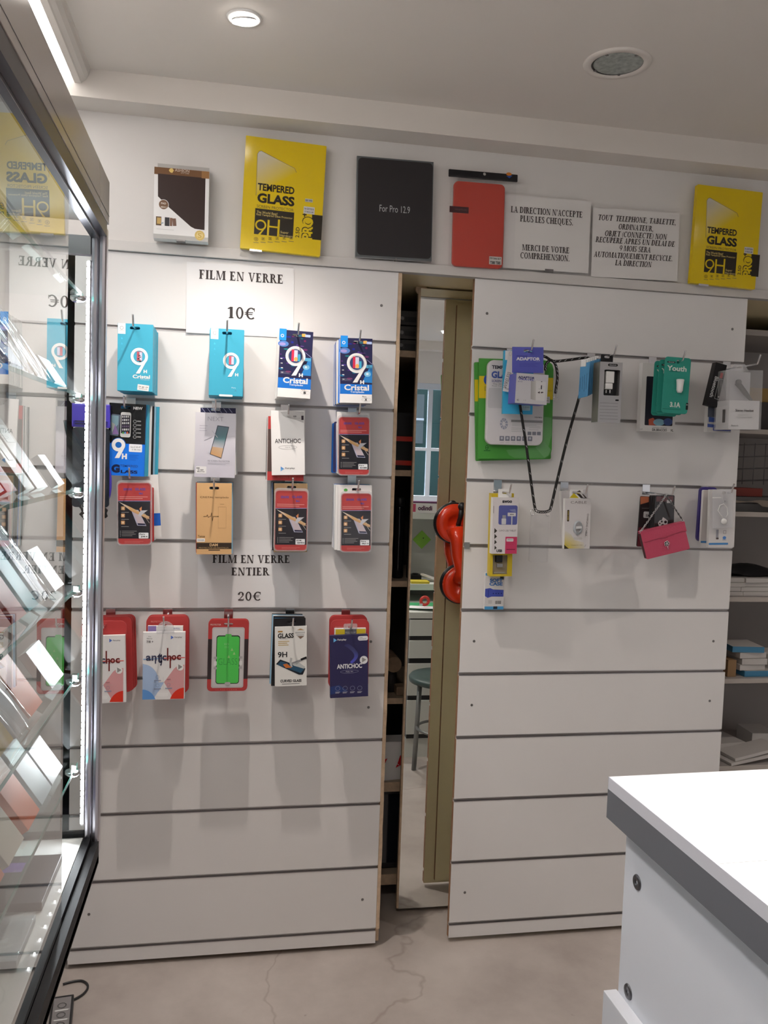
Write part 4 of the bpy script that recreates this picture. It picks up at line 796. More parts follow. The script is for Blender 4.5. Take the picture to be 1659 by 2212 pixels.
# ================================================================ PAPER SIGNS AND THINGS ABOVE THE PANELS
INKC = (.055, .045, .045)
def sheet(label, F, art, bulge=.002, m=None, curl=0.0):
    o = MB().grid(lambda u, v: (F.W * (u - .5), -.0006 - bulge * sin(pi * u) * sin(pi * v) - curl * (1 - u) ** 3 * v ** 3, -F.H * v), 16, 12, m or M_PAPER).build('paper_sign', fix=False)
    me = o.data
    o.location = F.loc; o.rotation_euler = F.rot; tag(o, label, 'sign', 'printed paper signs')
    a = Art(F); art(a)
    # the print follows the bulge of the sheet
    for i, p in enumerate(a.v):
        u = p[0] / F.W + .5; v = -p[2] / F.H
        a.v[i] = (p[0], p[1] - .0005 - bulge * sin(pi * min(1, max(0, u))) * sin(pi * min(1, max(0, v))) - curl * (1 - u) ** 3 * v ** 3 - .0003, p[2])
    a.build(o, 'printed_text', INKM); return o
F = Face('N', (22, 30), (1505, 132), (18, 1010), -.0012)
def sign10(a): a.serif('FILM EN VERRE', 770, 243, 1165, 126, INKC, track=.05); a.serif('10\u20ac', 770, 750, 405, 158, INKC, track=.06)
sheet('paper sign reading FILM EN VERRE 10\u20ac taped to the top of the panel', F, sign10, .0025, curl=.004)
F = Face('C', (1080, 800), (2222, 815), (1076, 1566), -.0012)
def sign20(a): a.serif('FILM EN VERRE', 1672, 1025, 870, 90, INKC, track=.05); a.serif('ENTIER', 1660, 1165, 425, 88, INKC, track=.05); a.serif('20\u20ac', 1655, 1445, 270, 98, INKC, track=.06)
sheet('paper sign reading FILM EN VERRE ENTIER 20\u20ac below the tan box', F, sign20, .002)
F = Face('M', (85, 610), (600, 648), (68, 1050), -.0135)
def signL(a):
    a.serif('LA DIRECTION N\u2019ACCEPTE', 333, 715, 430, 37, INKC); a.serif('PLUS LES CHEQUES.', 332, 766, 320, 37, INKC)
    a.serif('MERCI DE VOTRE', 325, 938, 285, 36, INKC); a.serif('COMPREHENSION.', 321, 986, 298, 36, INKC)
o = sheet('paper notice about cheques beside the coral red tablet case', F, signL, .0004, M_NOTICE)
MB().box(-.004, .022, -.006, -.003, -F.H - .006, -F.H + .004, M_STEEL).build('foot_clip', o)
F = Face('M', (612, 684), (1130, 726), (604, 1098), -.0135)
def signR(a):
    for i, (t, x, w_, dy) in enumerate((('TOUT  TELEPHONE, TABLETTE,', 874, 470, 762), ('ORDINATEUR,', 866, 212, 809), ('OBJET (CONNECTE) NON', 866, 373, 854), ('RECUPERE APRES UN DELAI DE', 864, 475, 894), ('9 MOIS SERA', 862, 190, 938), ('AUTOMATIQUEMENT RECYCLE.', 854, 474, 982), ('LA DIRECTION', 853, 219, 1026))):
        a.serif(t, x, dy, w_, 33, INKC, .18)
sheet('italic paper notice about unclaimed phones and tablets beside the far yellow pack', F, signR, .0004, M_NOTICE)

def yellow(label, crop, TL, TR, BL, ox, oy, s, second):
    F = Face(crop, TL, TR, BL, -.034)
    o = MB().prism([rrect(-F.W / 2, -F.H, F.W / 2, 0, .002)], 0, .016, flat_mat('yellow_card', (.72, .52, .005), .22)).build('tempered_glass_pack'); o.location = F.loc; o.rotation_euler = F.rot
    tag(o, label, 'pack', 'yellow tempered glass packs')
    a = Art(F); X = lambda x: ox + (x - 840) * s[0]
    def Yv(x, y): return oy + (y - 45) * s[1] + (x - 875) * s[2]
    P = lambda x, y: (X(x), Yv(x, y - (x - 875) * .146))
    ye = (.72, .52, .005); bk = (.022, .017, .010); sx, sy = s[0], s[1]
    a.band(0, 1, ye, 0, r=.002)
    a.poly([P(968, 560), P(975, 205), P(985, 186), P(1005, 180), P(1290, 335), P(1308, 372), P(1306, 400)], [ye, (.60, .57, .50), (.62, .60, .55), (.62, .59, .48), (.70, .53, .06), ye, ye], 1)
    a.line([P(965, 560), P(973, 205), P(985, 184), P(1005, 178), P(1290, 333), P(1306, 370)], 4 * sx, (.25, .20, .08), 2)
    def T(t, cx, cy, w_, h_, c, b, **k): q = P(cx, cy); a.text(t, q[0], q[1], w_ * sx, h_ * sy, c, b, **k)
    def B(cx, cy, w_, h_, c, l=2, **k): q = P(cx, cy); a.rect(q[0], q[1], w_ * sx, h_ * sy, c, l, **k)
    T('TEMPERED', 1135, 505, 315, 62, bk, .034); T('GLASS', 1135, 600, 320, 84, bk, .045); T('SCREEN PROTECTOR', 1130, 672, 318, 24, (.10, .08, .03), 0)
    B(1122, 802, 336, 222, bk); T('The World Best!', 1060, 712, 178, 22, (.62, .48, .15), .01); T('Real Tempered Glass Protector', 1125, 745, 312, 22, (.62, .48, .15), .01)
    q = P(1008, 815); a.ring(q[0], q[1], 48 * sx, 46 * sy, 14 * sx, ye, 4); q1 = [P(1030, 850), P(1056, 830), P(1000, 905), P(975, 905)]; a.poly(q1, ye, 4)
    for x in (1072, 1160): B(x, 845, 17, 145, ye, 4)
    B(1116, 835, 90, 14, ye, 4); T('Super', 1212, 888, 72, 26, (.62, .48, .15), .01); T('Hardness', 1230, 916, 118, 20, (.62, .48, .15), .01)
    for k in range(6): q = P(970 + 60 * k, 935); a.ring(q[0], q[1], 18 * sx, 17 * sy, 3 * sx, bk, 2, 4 if k else 20, 45, 405); T('o*x^f!'[k], 970 + 60 * k, 935, 14, 16, bk, .02); B(970 + 60 * k, 965, 44, 5, (.2, .16, .06))
    T('2.5D', 1323, 885, 36 if 0 else 90, 34, bk, .01, rot=pi / 2) if 0 else None
    q = P(1323, 888); a.text('2.5D', q[0], q[1], 90 * sx, 34 * sy, bk, .01, rot=pi / 2)
    B(1488, 850, 92, 215, bk); q = P(1410, 850); a.text('PRO', q[0], q[1], 190 * sx, 104 * sy, bk, .05, rot=pi / 2, lay=3)
    q = P(1410, 856); a.text('PRO', q[0], q[1], 190 * sx, 92 * sy, ye, .03, rot=pi / 2, lay=4); q = P(1382, 735); a.text('+', q[0], q[1], 40 * sx, 36 * sy, bk, .03, rot=pi / 2)
    if not second: B(1417, 614, 66, 28, (.5, .49, .46), 3); T('REF 3908', 1417, 614, 56, 14, BK, .01, lay=5)
    B(1420, 700, 96, 62, (.62, .60, .58), 3, r=4); T('For 2017/2018', 1420, 688, 80, 16, BK, .01, lay=5); T('9.7 INCH 5 AIR', 1420, 714, 76, 14, BK, .01, lay=5)
    a.build(o, 'printed_front', INKG)
    c = MB().box(-F.W * .38, -F.W * .23, -.004, .015, -F.H - .006, -F.H - .0006, M_CHROME).build('foot_clip', o)
    return o
yellow('large yellow tempered glass pack above the price sign, next to the brown case box', 'K', (875, 45), (1562, 145), (835, 1005), 840, 45, (1, 1, .146), False)
yellow('yellow tempered glass pack with a lamp glare at the far end of the ledge', 'M', (1240, 546), (1628, 600), (1200, 1136), 1218, 546, (.567, .625, .082), True)

F = Face('K', (93, 322), (562, 356), (72, 926), -.052)
o = MB().prism([rrect(-F.W / 2, -F.H, F.W / 2, 0)], 0, .036, M_CARDW).build('tablet_case_box'); o.location = F.loc; o.rotation_euler = F.rot
tag(o, 'white box with a brown tablet case in its window, standing nearest the display case', 'box')
MB().prism([rrect(-F.W / 2 + .006, -.002, F.W / 2 - .001, .020), euro(.002, .006, .032, .01)], .030, .032, mat('grey_card', (.42, .40, .385), .6)).build('hang_flap', o)
def fashion(a):
    br = (.035, .018, .015)
    a.band(0, 1, WH, 0); a.band(-.002, .10, (.16, .075, .03), 1); a.band(-.002, .10, (.30, .15, .055), 2, .86, 1)
    a.poly([(243, 330), (258, 350), (243, 372), (225, 365), (215, 350), (225, 335)], (.70, .50, .16), 3); a.text('ASHION', 328, 350, 124, 24, (.60, .48, .40), .01); a.text('CITY CASE', 352, 372, 70, 11, (.55, .44, .38), .01)
    a.poly([(122, 378), (528, 410), (512, 858), (430, 848), (395, 830), (210, 665), (118, 572)], br, 1)
    a.ell(165, 642, 44, 44, WH, 2); a.ell(165, 642, 40, 40, (.17, .09, .05), 3); a.text('PAD', 165, 632, 42, 15, (.75, .68, .6), .02, 5); a.text('MINI 5', 165, 664, 46, 13, (.75, .68, .6), .02, 5)
    a.rect(120, 782, 46, 76, (.10, .06, .03), 2); a.rect(123, 780, 34, 54, (.55, .36, .12), 3); a.rect(150, 800, 22, 10, (.3, .38, .45), 3, rot=.4); a.rect(192, 788, 40, 74, (.03, .03, .035), 2); a.rect(226, 790, 22, 70, (.22, .12, .08), 2); a.rect(254, 792, 30, 64, (.18, .10, .07), 3, rot=.1)
    a.lines(175, 855, 150, 10, 1, LG, 2, .3); a.band(.94, 1, (.45, .44, .43), 1); a.ell(470, 905, 44, 44, (.62, .45, .14), 3, 12); a.ell(470, 905, 30, 30, (.74, .60, .28), 4, 8); a.text('S', 470, 905, 36, 46, (.55, .38, .10), .03, 5)
a = Art(F); fashion(a); a.build(o)
MB().box(-.012, .012, -.002, .02, -F.H - .004, -F.H - .0008, M_STEEL).build('foot_clip', o)

F = Face('L', (92, 75), (815, 128), (70, 1027), -.030)
o = MB().prism([rrect(-F.W / 2, -F.H, F.W / 2, 0)], 0, .012, mat('grey_edge_card', (.30, .30, .31), .5)).build('tablet_film_pack'); o.location = F.loc; o.rotation_euler = F.rot
tag(o, 'flat black tablet film pack lettered For Pro 12.9 leaning above the gap', 'pack')
a = Art(F); bl = (.030, .027, .029)
a.band(0, 1, (.11, .12, .125), 0); a.local(-F.W / 2 + .004, -F.H + .006, F.W / 2 - .002, -.004, bl, 1, .012); a.text('For Pro 12.9', 443, 577, 288, 64, (.48, .48, .49), -.004); a.build(o)
MB().lathe([(.0014, -.010), (.0014, .01)], (.006, .006, -F.H - .0018), M_STEEL, 10, 'y').lathe([(.0035, -.0105), (.0035, -.009)], (.006, .006, -F.H - .0018), M_STEEL, 12, 'y').build('support_nail', o)

F = Face('L', (1010, 305), (1490, 345), (990, 1108), -.026)
o = MB().prism([rrect(-F.W / 2, -F.H, F.W / 2, 0, .014)], 0, .012, flat_mat('coral_red_cover', (.50, .055, .035), .35)).build('tablet_case', None, .0015); o.location = F.loc; o.rotation_euler = F.rot
tag(o, 'coral red tablet case in a clear bag with a black header strip', 'tablet case')
a = Art(F); a.rect(1055, 580, 180, 60, (.05, .012, .015), 1); a.text('stylus', 1070, 580, 110, 22, (.16, .08, .08), 0); a.rect(1400, 1068, 120, 76, (.62, .60, .56), 2); a.text('FOR Galaxy tab A', 1400, 1050, 108, 24, BK, .02, 4); a.text('T580 T585', 1398, 1088, 100, 28, BK, .04, 4); a.build(o)
x0_, z0_ = F.P(960, 175); x1_, z1_ = F.P(1610, 215)
hd = MB().prism([rrect(x0_, z1_ - F.sz * 105, x1_, z0_ - F.sz * 22, .002), euro(F.P(1295, 240)[0], F.P(1295, 240)[1] - .001, .009, .009)], .0, .003, M_CARDB).build('header_strip', o)
a = Art(F); a.ell(1525, 245, 26, 16, (.62, .20, .03), 1); a.poly([(1500, 262), (1560, 258), (1530, 285)], (.03, .08, .30), 1); a.build(hd, 'printed_logo')
bg = MB().grid(lambda u, v: (x0_ + .004 + (x1_ - x0_ - .008) * u, -.0035 - .003 * sin(pi * u) * sin(pi * v) - .0012 * sin(17 * u + 4 * v), z1_ - F.sz * 100 - (F.H + .006 + z1_ - F.sz * 100) * v), 18, 24, M_CLEAR).build('clear_bag', o, fix=False)

# ================================================================ GOODS ON THE SECOND PANEL
M_GREEN = flat_mat('green_card', (.07, .30, .05), .35)
def greenart(a, full):
    a.band(0, 1, (.07, .30, .05), 0, r=.004 if not full else .0); a.band(.175, .395, (.66, .50, .01), 1)
    if full:
        a.ell(285, 560, 42, 58, (.03, .09, .40), 2); a.text('5D', 262, 665, 24, 50, (.05, .12, .05), 0); a.ring(268, 1370, 18, 30, 5, (.02, .09, .02), 2, 16); a.line([(250, 1372), (288, 1372)], 5, (.02, .09, .02), 2); a.rect(270, 1408, 78, 7, (.02, .10, .03), 2)
        a.poly([(500, 1400), (530, 1460), (600, 1500), (960, 1500), (850, 1370)], (.13, .36, .11), 2); a.poly([(850, 1370), (960, 1500), (1010, 1470), (1040, 1400), (960, 1300)], (.17, .40, .15), 3); a.poly([(960, 1000), (1050, 1010), (1050, 1220), (990, 1440), (920, 1370)], (.15, .38, .12), 2)
        a.rect(1010, 795, 46, 78, (.62, .62, .58), 3); a.text('K4', 1005, 775, 20, 16, BK, .01, 5); a.text('P3', 1005, 805, 20, 16, BK, .01, 5); a.text('XIAOMI', 1030, 685, 60, 14, (.2, .15, .02), 0)
F = Face('G', (135, 340), (1040, 345), (165, 1520), -.022)
pack('film_pack', 'rear green and yellow film pack set askew behind the other green one', 'pack', F, .006, M_GREEN, lambda a: greenart(a, False), r=.004)
F = Face('G', (196, 305), (1085, 318), (158, 1505), -.034)
m = MB().prism([[(-F.W / 2, -F.H), (F.W / 2 - .030, -F.H), (F.W / 2 - .014, -F.H + .004), (F.W / 2 - .003, -F.H + .016), (F.W / 2, -F.H + .03), (F.W / 2, -.028), (F.W / 2 - .004, -.012), (F.W / 2 - .016, -.003), (F.W / 2 - .03, 0), (-F.W / 2, 0)]], 0, .007, M_GREEN)
o = m.build('film_pack'); o.location = F.loc; o.rotation_euler = F.rot
tag(o, 'front green and yellow film pack with a large rounded corner, behind the white tin', 'pack')
a = Art(F); a.local(-F.W / 2 + .0005, -F.H * .395, F.W / 2 - .0005, -F.H * .175, (.66, .50, .01), 1)
_b = a.band; a.band = lambda *q, **k: None; greenart(a, True); a.band = _b; a.build(o, 'printed_front', INKG)
F = Face('G', (302, 325), (985, 335), (245, 1335), -.056)
o = MB().prism([rrect(-F.W / 2, -F.H, F.W / 2, 0, .020, 8)], 0, .016, mat('pale_tin', (.66, .63, .64), .3)).build('film_tin', None, .0025); o.location = F.loc; o.rotation_euler = F.rot
tag(o, 'white rounded tin lettered Tempered Glass on the first charger hook', 'tin')
a = Art(F); a.local(-F.W / 2 + .0025, -F.H + .0025, F.W / 2 - .0025, -.0025, (.70, .67, .68), 0, .018)
a.text('TEMPERED', 475, 412, 265, 42, (.03, .03, .05), .04); a.text('GLASS', 470, 502, 270, 84, (.07, .12, .42), .05); a.text('SCREEN PROTECTOR', 492, 577, 310, 28, (.10, .10, .28), .02); a.text('The World Best!', 470, 612, 250, 22, GR, 0); a.text('Real Tempered Glass', 490, 638, 300, 20, GR, 0)
a.rect(420, 780, 260, 240, (.58, .56, .57), 1, 20); a.text('B-TRAN TM PLUS', 885, 1003, 90, 16, BK, .01); a.rect(745, 1052, 380, 30, GR, 1); a.lines(745, 1095, 360, 40, 3, LG, 1, .4); a.lines(640, 1155, 170, 60, 3, LG, 1, .35); a.lines(840, 1140, 140, 50, 2, LG, 1, .3)
for k in range(3): a.rect(772 + 57 * k, 1197, 46, 42, (.20, .20, .24), 2)
for k in range(9):
    t_ = 2 * pi * k / 9; a.poly([(468 + 48 * cos(t_), 1085 + 70 * sin(t_)), (468 + 48 * cos(t_ + .55), 1085 + 70 * sin(t_ + .55)), (468 + 18 * cos(t_ + .4), 1085 + 26 * sin(t_ + .4)), (468 + 18 * cos(t_), 1085 + 26 * sin(t_))], (.34, .35, .44), 1)
for k in range(6): a.rect(438 + 68 * k, 1262, 54, 58, (.20, .20, .25), 1, 6); a.ell(438 + 68 * k, 1258, 14, 16, (.5, .5, .55), 2, 8); a.rect(438 + 68 * k, 1312, 46, 6, LG, 1)
a.build(o, 'printed_lid', INKG)
MB().grid(lambda u, v: (F.W * (u - .5) * 1.03, -.0045 - .002 * sin(5 * u + 9 * v) - .002 * sin(13 * v + 3 * u), -F.H * v * 1.01), 14, 20, M_CLEAR).build('clear_bag', o, fix=False)
F = Face('G', (492, 205), (850, 215), (466, 962), -.100)
pack('film_box', 'turquoise film box hanging between the white tin and the adaptor box', 'box', F, .010, M_TURQ, lambda a: (a.band(0, 1, pc(55, 150, 190, 1.4), 0), a.rect(530, 265, 52, 110, WH, 1), a.rect(745, 895, 104, 60, (.45, .62, .68), 2, 5), a.text('7G 8G/9G', 745, 885, 82, 18, (.08, .15, .2), 0, 4), a.text('BLACK 13', 740, 908, 70, 13, (.08, .15, .2), 0, 4)))
F = Face('G', (548, 205), (640, 222), (480, 690), -.118)
pack('paper_tag', 'white lettered tag slanting out from behind the adaptor box', 'tag', F, .001, M_CARDW, lambda a: (a.text('WIRELESS', 530, 560, 190, 44, (.12, .11, .11), 0, rot=1.42), a.text('PALLETS', 530, 664, 60, 14, BK, .01, rot=-.2), a.ring(566, 245, 16, 26, 4, LG, 2, 14)))
# adaptor box
M_PERI = flat_mat('periwinkle_card', (.105, .115, .46), .4)
F = Face('G', (641, 480), (1022, 490), (604, 838), -.185)
o = MB().box(-F.W / 2, F.W / 2, 0, .062, -F.H, 0, M_PERI).build('adaptor_box', None, .0006); o.location = F.loc; o.rotation_euler = F.rot
tag(o, 'violet-blue hanging box lettered ADAPTOR with a white plug adaptor pictured', 'box')
a = Art(F); a.band(0, 1, (.52, .51, .54), 0); a.text('ADAPTOR', 755, 533, 196, 30, (.02, .02, .12), .035); a.text('TRAVEL', 755, 557, 190, 18, (.08, .08, .35), .03); a.text('UK to EU', 678, 582, 54, 12, (.05, .05, .2), .01)
a.poly([(808, 570), (868, 562), (855, 800), (795, 785)], [(.36, .34, .33), (.5, .49, .48), (.46, .45, .44), (.34, .32, .31)], 1); a.poly([(868, 562), (988, 575), (962, 800), (855, 800)], (.60, .59, .59), 2)
a.poly([(880, 705), (908, 688), (906, 716)], (.04, .02, .03), 4); a.poly([(930, 690), (956, 700), (930, 712)], (.04, .02, .03), 4); a.rect(930, 640, 14, 48, (.06, .05, .06), 4, 4); a.ell(924, 704, 7, 6, (.04, .02, .03), 4, 10); a.rect(936, 573, 14, 8, (.03, .02, .02), 4); a.ell(905, 660, 12, 10, LG, 3, 10); a.ell(960, 632, 6, 6, LG, 3, 8); a.text('C', 642, 802, 24, 22, (.05, .04, .05), .02); a.text('C E', 722, 802, 30, 16, (.3, .3, .3), 0); a.lines(690, 830, 150, 8, 1, LG, 2, .5)
a.build(o)
FH = Face('G', (590, 160), (963, 168), (590, 470), -.155)
a = Art(FH); a.text('ADAPTOR', 779, 306, 285, 40, (.70, .69, .73), .045); a.rect(705, 272, 130, 8, (.05, .05, .22), 1); a.text('UK to EU', 895, 337, 46, 9, (.4, .4, .6), 0); a.lines(790, 380, 230, 50, 3, (.085, .092, .40), 1, .4); 
hx_, hz_ = FH.P(776, 212)
hd = MB().prism([rrect(-FH.W / 2, -FH.H, FH.W / 2, 0), euro(hx_, hz_, .026, .008)], 0, .0012, M_PERI).build('hang_card', o); q = a.build(hd, 'printed_hang_card')
hd.location = Matrix.Rotation(F.roll, 3, 'Y') @ (FH.loc - F.loc); hd.rotation_euler = (0, F.roll - FH.roll, 0)
p = at(1000 + 776 / 5.53, 720 + 212 / 5.53, -.155); hook(p.x, p.z, .185, GZ[0], 'chrome hook carrying the violet-blue adaptor box')
# lanyard with a clear phone cover
t = thing('phone_lanyard', 'black rope lanyard with a clear phone cover looped between two hooks', 'lanyard')
def rope(uvy, r=.0042):
    P = [at(u, v, y) for u, v, y in uvy]; Q = []
    for i in range(len(P) - 1):
        p0, p1, p2, p3 = P[max(i - 1, 0)], P[i], P[i + 1], P[min(i + 2, len(P) - 1)]
        for k in range(8):
            s = k / 8; Q.append(.5 * ((2 * p1) + (-p0 + p2) * s + (2 * p0 - 5 * p1 + 4 * p2 - p3) * s * s + (-p0 + 3 * p1 - 3 * p2 + p3) * s ** 3))
    return Q + [P[-1]]
M_ROPE = mat('black_rope', (.012, .011, .011), .8, bump=.6, scale=300)
R1 = rope([(1140, 762, -.112), (1176, 770, -.108), (1195, 780, -.085), (1225, 778, -.08), (1264, 773, -.075), (1274, 778, -.07), (1266, 800, -.07), (1250, 862, -.075), (1225, 950, -.08), (1203, 1040, -.085), (1190, 1096, -.088), (1184, 1104, -.088), (1172, 1106, -.088), (1160, 1104, -.088), (1155, 1094, -.088), (1147, 1040, -.09), (1137, 965, -.095), (1123, 872, -.110), (1118, 820, -.112), (1124, 775, -.112), (1140, 762, -.112)])
MB().tube(R1, .0042, M_ROPE, 8).build('rope', t)
R2 = rope([(1178, 800, -.09), (1180, 786, -.088), (1190, 778, -.086), (1200, 788, -.086), (1204, 812, -.086), (1201, 840, -.086), (1200, 850, -.086)])
MB().tube(R2, .0042, M_ROPE, 8).build('rope_end', t)
m = MB()
for Rr in (R1, R2):
    for i in range(2, len(Rr) - 2, 3): d = (Rr[i + 1] - Rr[i - 1]).normalized(); n_ = Vector((-d.z, 0, d.x)); m.tube([Rr[i] - d * .004 - n_ * .0016 + Vector((0, -.0036, 0)), Rr[i] + d * .004 + n_ * .0016 + Vector((0, -.0036, 0))], .0009, M_CHROME, 5)
o = m.build('silver_thread', t); o['kind'] = 'stuff'
m = MB(); c = at(1200, 857, -.086); m.tube([c + Vector((0, 0, .012)), c + Vector((-.007, 0, -.006)), c + Vector((-.003, 0, -.012)), c + Vector((.003, 0, -.012)), c + Vector((.007, 0, -.006))], .0011, M_CHROME, 8, closed=True); m.build('wire_clip', t)
F = Face('I', (752, 545), (992, 550), (712, 1150), -.080)
cv = MB().prism([rrect(-F.W / 2, -F.H, F.W / 2, 0, .006), rrect(-F.W / 2 + .0015, -F.H + .0015, F.W / 2 - .0015, -.0015, .005)], -.006, .004, M_CLEAR).prism([rrect(-F.W / 2 + .001, -F.H + .001, F.W / 2 - .001, -.001, .005)], .003, .004, M_CLEAR).build('clear_cover', t); cv.location = F.loc; cv.rotation_euler = F.rot
for sx in (-.9, .75): MB().tube([(F.W / 2 * sx + .006 * cos(radians(a)), -.002, .006 + .009 * sin(radians(a))) for a in range(0, 360, 30)], .0012, M_CHROME, 6, closed=True).build('eyelet', cv)

# hook two: blue cards turned edge-on and the silver charger box
M_SKY = flat_mat('sky_blue_card', (.09, .28, .50), .45)
for k in range(7):
    q = at(1000 + (1410 + 25 * k) / 5.53, 720 + (395 - 8 * k) / 5.53, -.152 + .019 * k)
    hz = .092
    o = MB().prism([[(-.016, -hz), (.016, -hz + .006), (.016, .012), (.004, .012), (.004, 0), (-.016, 0)]], 0, .0014, M_SKY).build('hanging_card'); o.location = (q.x + .012, q.y, q.z); o.rotation_euler = (0, radians(1 + k * .5), radians(-58 - 2 * k))
    tag(o, nth('thin sky blue card hanging edge-on beside the silver charger box', k + 1), 'card', 'edge-on blue cards')
    MB().box(-.014, .003, -.0003, .0016, .0005, .020, M_CARDW).build('white_tab', o)
    if k == 0:
        m = MB()
        for i in range(4): m.box(-.012 + .007 * i, -.0115 + .007 * i, -.0006, -.0002, -.072 + .006 * (i % 2), -.032 + .004 * i, M_CARDB)
        m.build('printed_lines', o)
M_SILV = mat('silver_card', (.52, .51, .52), .28, .6); M_OLIV = mat('grey_side_card', (.20, .20, .17), .5)
F = Face('H', (190, 205), (387, 218), (173, 735), -.150)
t = thing('charger_box', 'tall silver box with a white wall charger in its window', 'box', F.loc, F.rot)
wn = [(F.P(228, 275)), (F.P(358, 510))]
MB().prism([rrect(-F.W / 2, -F.H, F.W / 2, 0), rrect(wn[0][0], wn[1][1], wn[1][0], wn[0][1], .003)], 0, .001, M_SILV).box(-F.W / 2, -F.W / 2 + .001, .001, .045, -F.H, 0, M_OLIV).box(F.W / 2 - .001, F.W / 2, .001, .045, -F.H, 0, M_SILV).box(-F.W / 2, F.W / 2, .001, .045, -.001, 0, M_SILV).box(-F.W / 2, F.W / 2, .001, .045, -F.H, -F.H + .001, M_SILV).box(-F.W / 2, F.W / 2, .0445, .0455, -F.H, 0, M_SILV).build('carton', t)
x, z = F.P(280, 345); MB().box(x - .012, x + .014, .003, .020, z - .016, z + .018, M_WHITE).box(x - .013, x + .010, .003, .020, z - .034, z - .017, M_WHITE).build('charger', t, .002)
m = MB()
for dx in (-.007, .005): m.tube([(x + dx, .010, z - .036), (x + dx, .010, z - .045)], .0018, M_WHITE, 8)
m.build('prong', t); MB().box(wn[0][0] + .001, wn[1][0] - .001, .021, .022, wn[1][1], wn[0][1], M_BLACK).build('backing', t)
a = Art(F); a.rect(300, 238, 86, 22, BK, 2, 10); a.text('CELLULAR', 300, 238, 62, 9, (.6, .6, .6), .02); a.rect(340, 548, 30, 14, BK, 2, 4)
for k in range(6): a.lines(268, 572 + 28 * k, 160, 10, 1, GR, 2, .35)
a.build(t)
x, z = F.P(272, 160); MB().prism([rrect(F.P(219, 135)[0], .0005, F.P(325, 150)[0], F.P(272, 138)[1], .003), euro(x, z, .017, .007)], .018, .0195, M_CARDB).build('hang_tab', t)
p = F.w(268, 158, -.132); hook(p.x, p.z, .165, GZ[0], 'chrome hook carrying the silver charger box')
# hook three: teal cards over the arm band box
F = Face('H', (562, 222), (868, 228), (520, 818), -.060)
o = pack('arm_band_box', 'white box with a dark window lettered DA BRACCIO XL behind the teal cards', 'box', F, .022, M_CARDW, lambda a: (a.band(0, 1, (.66, .64, .63), 0), a.rect(700, 555, 245, 430, (.02, .02, .03), 1, 8), a.poly([(600, 715), (640, 700), (690, 765), (600, 768)], (.45, .10, .06), 2), a.ell(690, 740, 50, 30, (.20, .38, .48), 2), a.ell(770, 735, 40, 32, (.05, .08, .22), 2), a.text('CUSTODIA SPORTIVA', 695, 790, 130, 11, (.05, .05, .05), 0), a.text('DA BRACCIO', 693, 808, 130, 20, BK, .03), a.text('XL', 802, 810, 26, 20, BK, .02), a.text('cell', 532, 802, 22, 12, GR, 0)))
M_TEAL2 = flat_mat('sea_green_card', (.035, .30, .235), .4)
def youth(a, ox, oy):
    X = lambda x: ox + x - 715
    Yv = lambda y: oy + y - 165
    wt = (.66, .72, .68)
    a.rect(X(808), Yv(215), 72, 16, (.015, .03, .03), 2, 7); a.text('CELLULAR', X(808), Yv(215), 52, 7, wt, .02); a.text('Youth', X(855), Yv(270), 172, 46, wt, .03); a.text('SERIES', X(838), Yv(296), 80, 8, (.02, .12, .10), .02)
    a.text('3.1A', X(836), Yv(588), 92, 46, wt, .05); a.rect(X(805), Yv(628), 160, 4, (.02, .16, .12), 2); a.rect(X(940), Yv(602), 20, 62, (.012, .016, .016), 2, 5); a.text('23', X(940), Yv(588), 12, 10, wt, .02); a.ring(X(850), Yv(480), 55, 52, 2, (.03, .22, .18), 1, 4, 45, 405)
for (tl, tr, bl, y, lab) in (((668, 200), (890, 215), (632, 678), -.115, 'rearmost of the three sea green car charger cards'), ((710, 188), (935, 202), (673, 665), -.138, 'middle one of the three sea green car charger cards'), ((760, 163), (987, 178), (717, 655), -.162, 'front sea green card with a white car charger, lettered 3.1A')):
    F = Face('H', tl, tr, bl, y); hx, hz_ = F.P(tl[0] + 112, tl[1] + 45)
    o = MB().prism([rrect(-F.W / 2, -F.H, F.W / 2, 0, .009), rrect(hx - .0055, hz_ - .0055, hx + .0055, hz_ + .0055, .005)], 0, .002, M_TEAL2).build('charger_card'); o.location = F.loc; o.rotation_euler = F.rot
    tag(o, lab, 'card', 'sea green charger cards'); a = Art(F); youth(a, tl[0] - 42, tl[1]); a.build(o)
    x, z = F.P(tl[0] + 108, tl[1] + 262)
    MB().lathe([(.006, -.019), (.0092, -.012), (.0095, .0), (.0105, .012), (.0115, .019), (.010, .020)], (x, -.010, z), M_WHITE, 20, 'z').build('car_charger', o)
p = F.w(876, 204); hook(p.x, p.z, .185, GZ[0], 'chrome hook carrying the sea green charger cards')
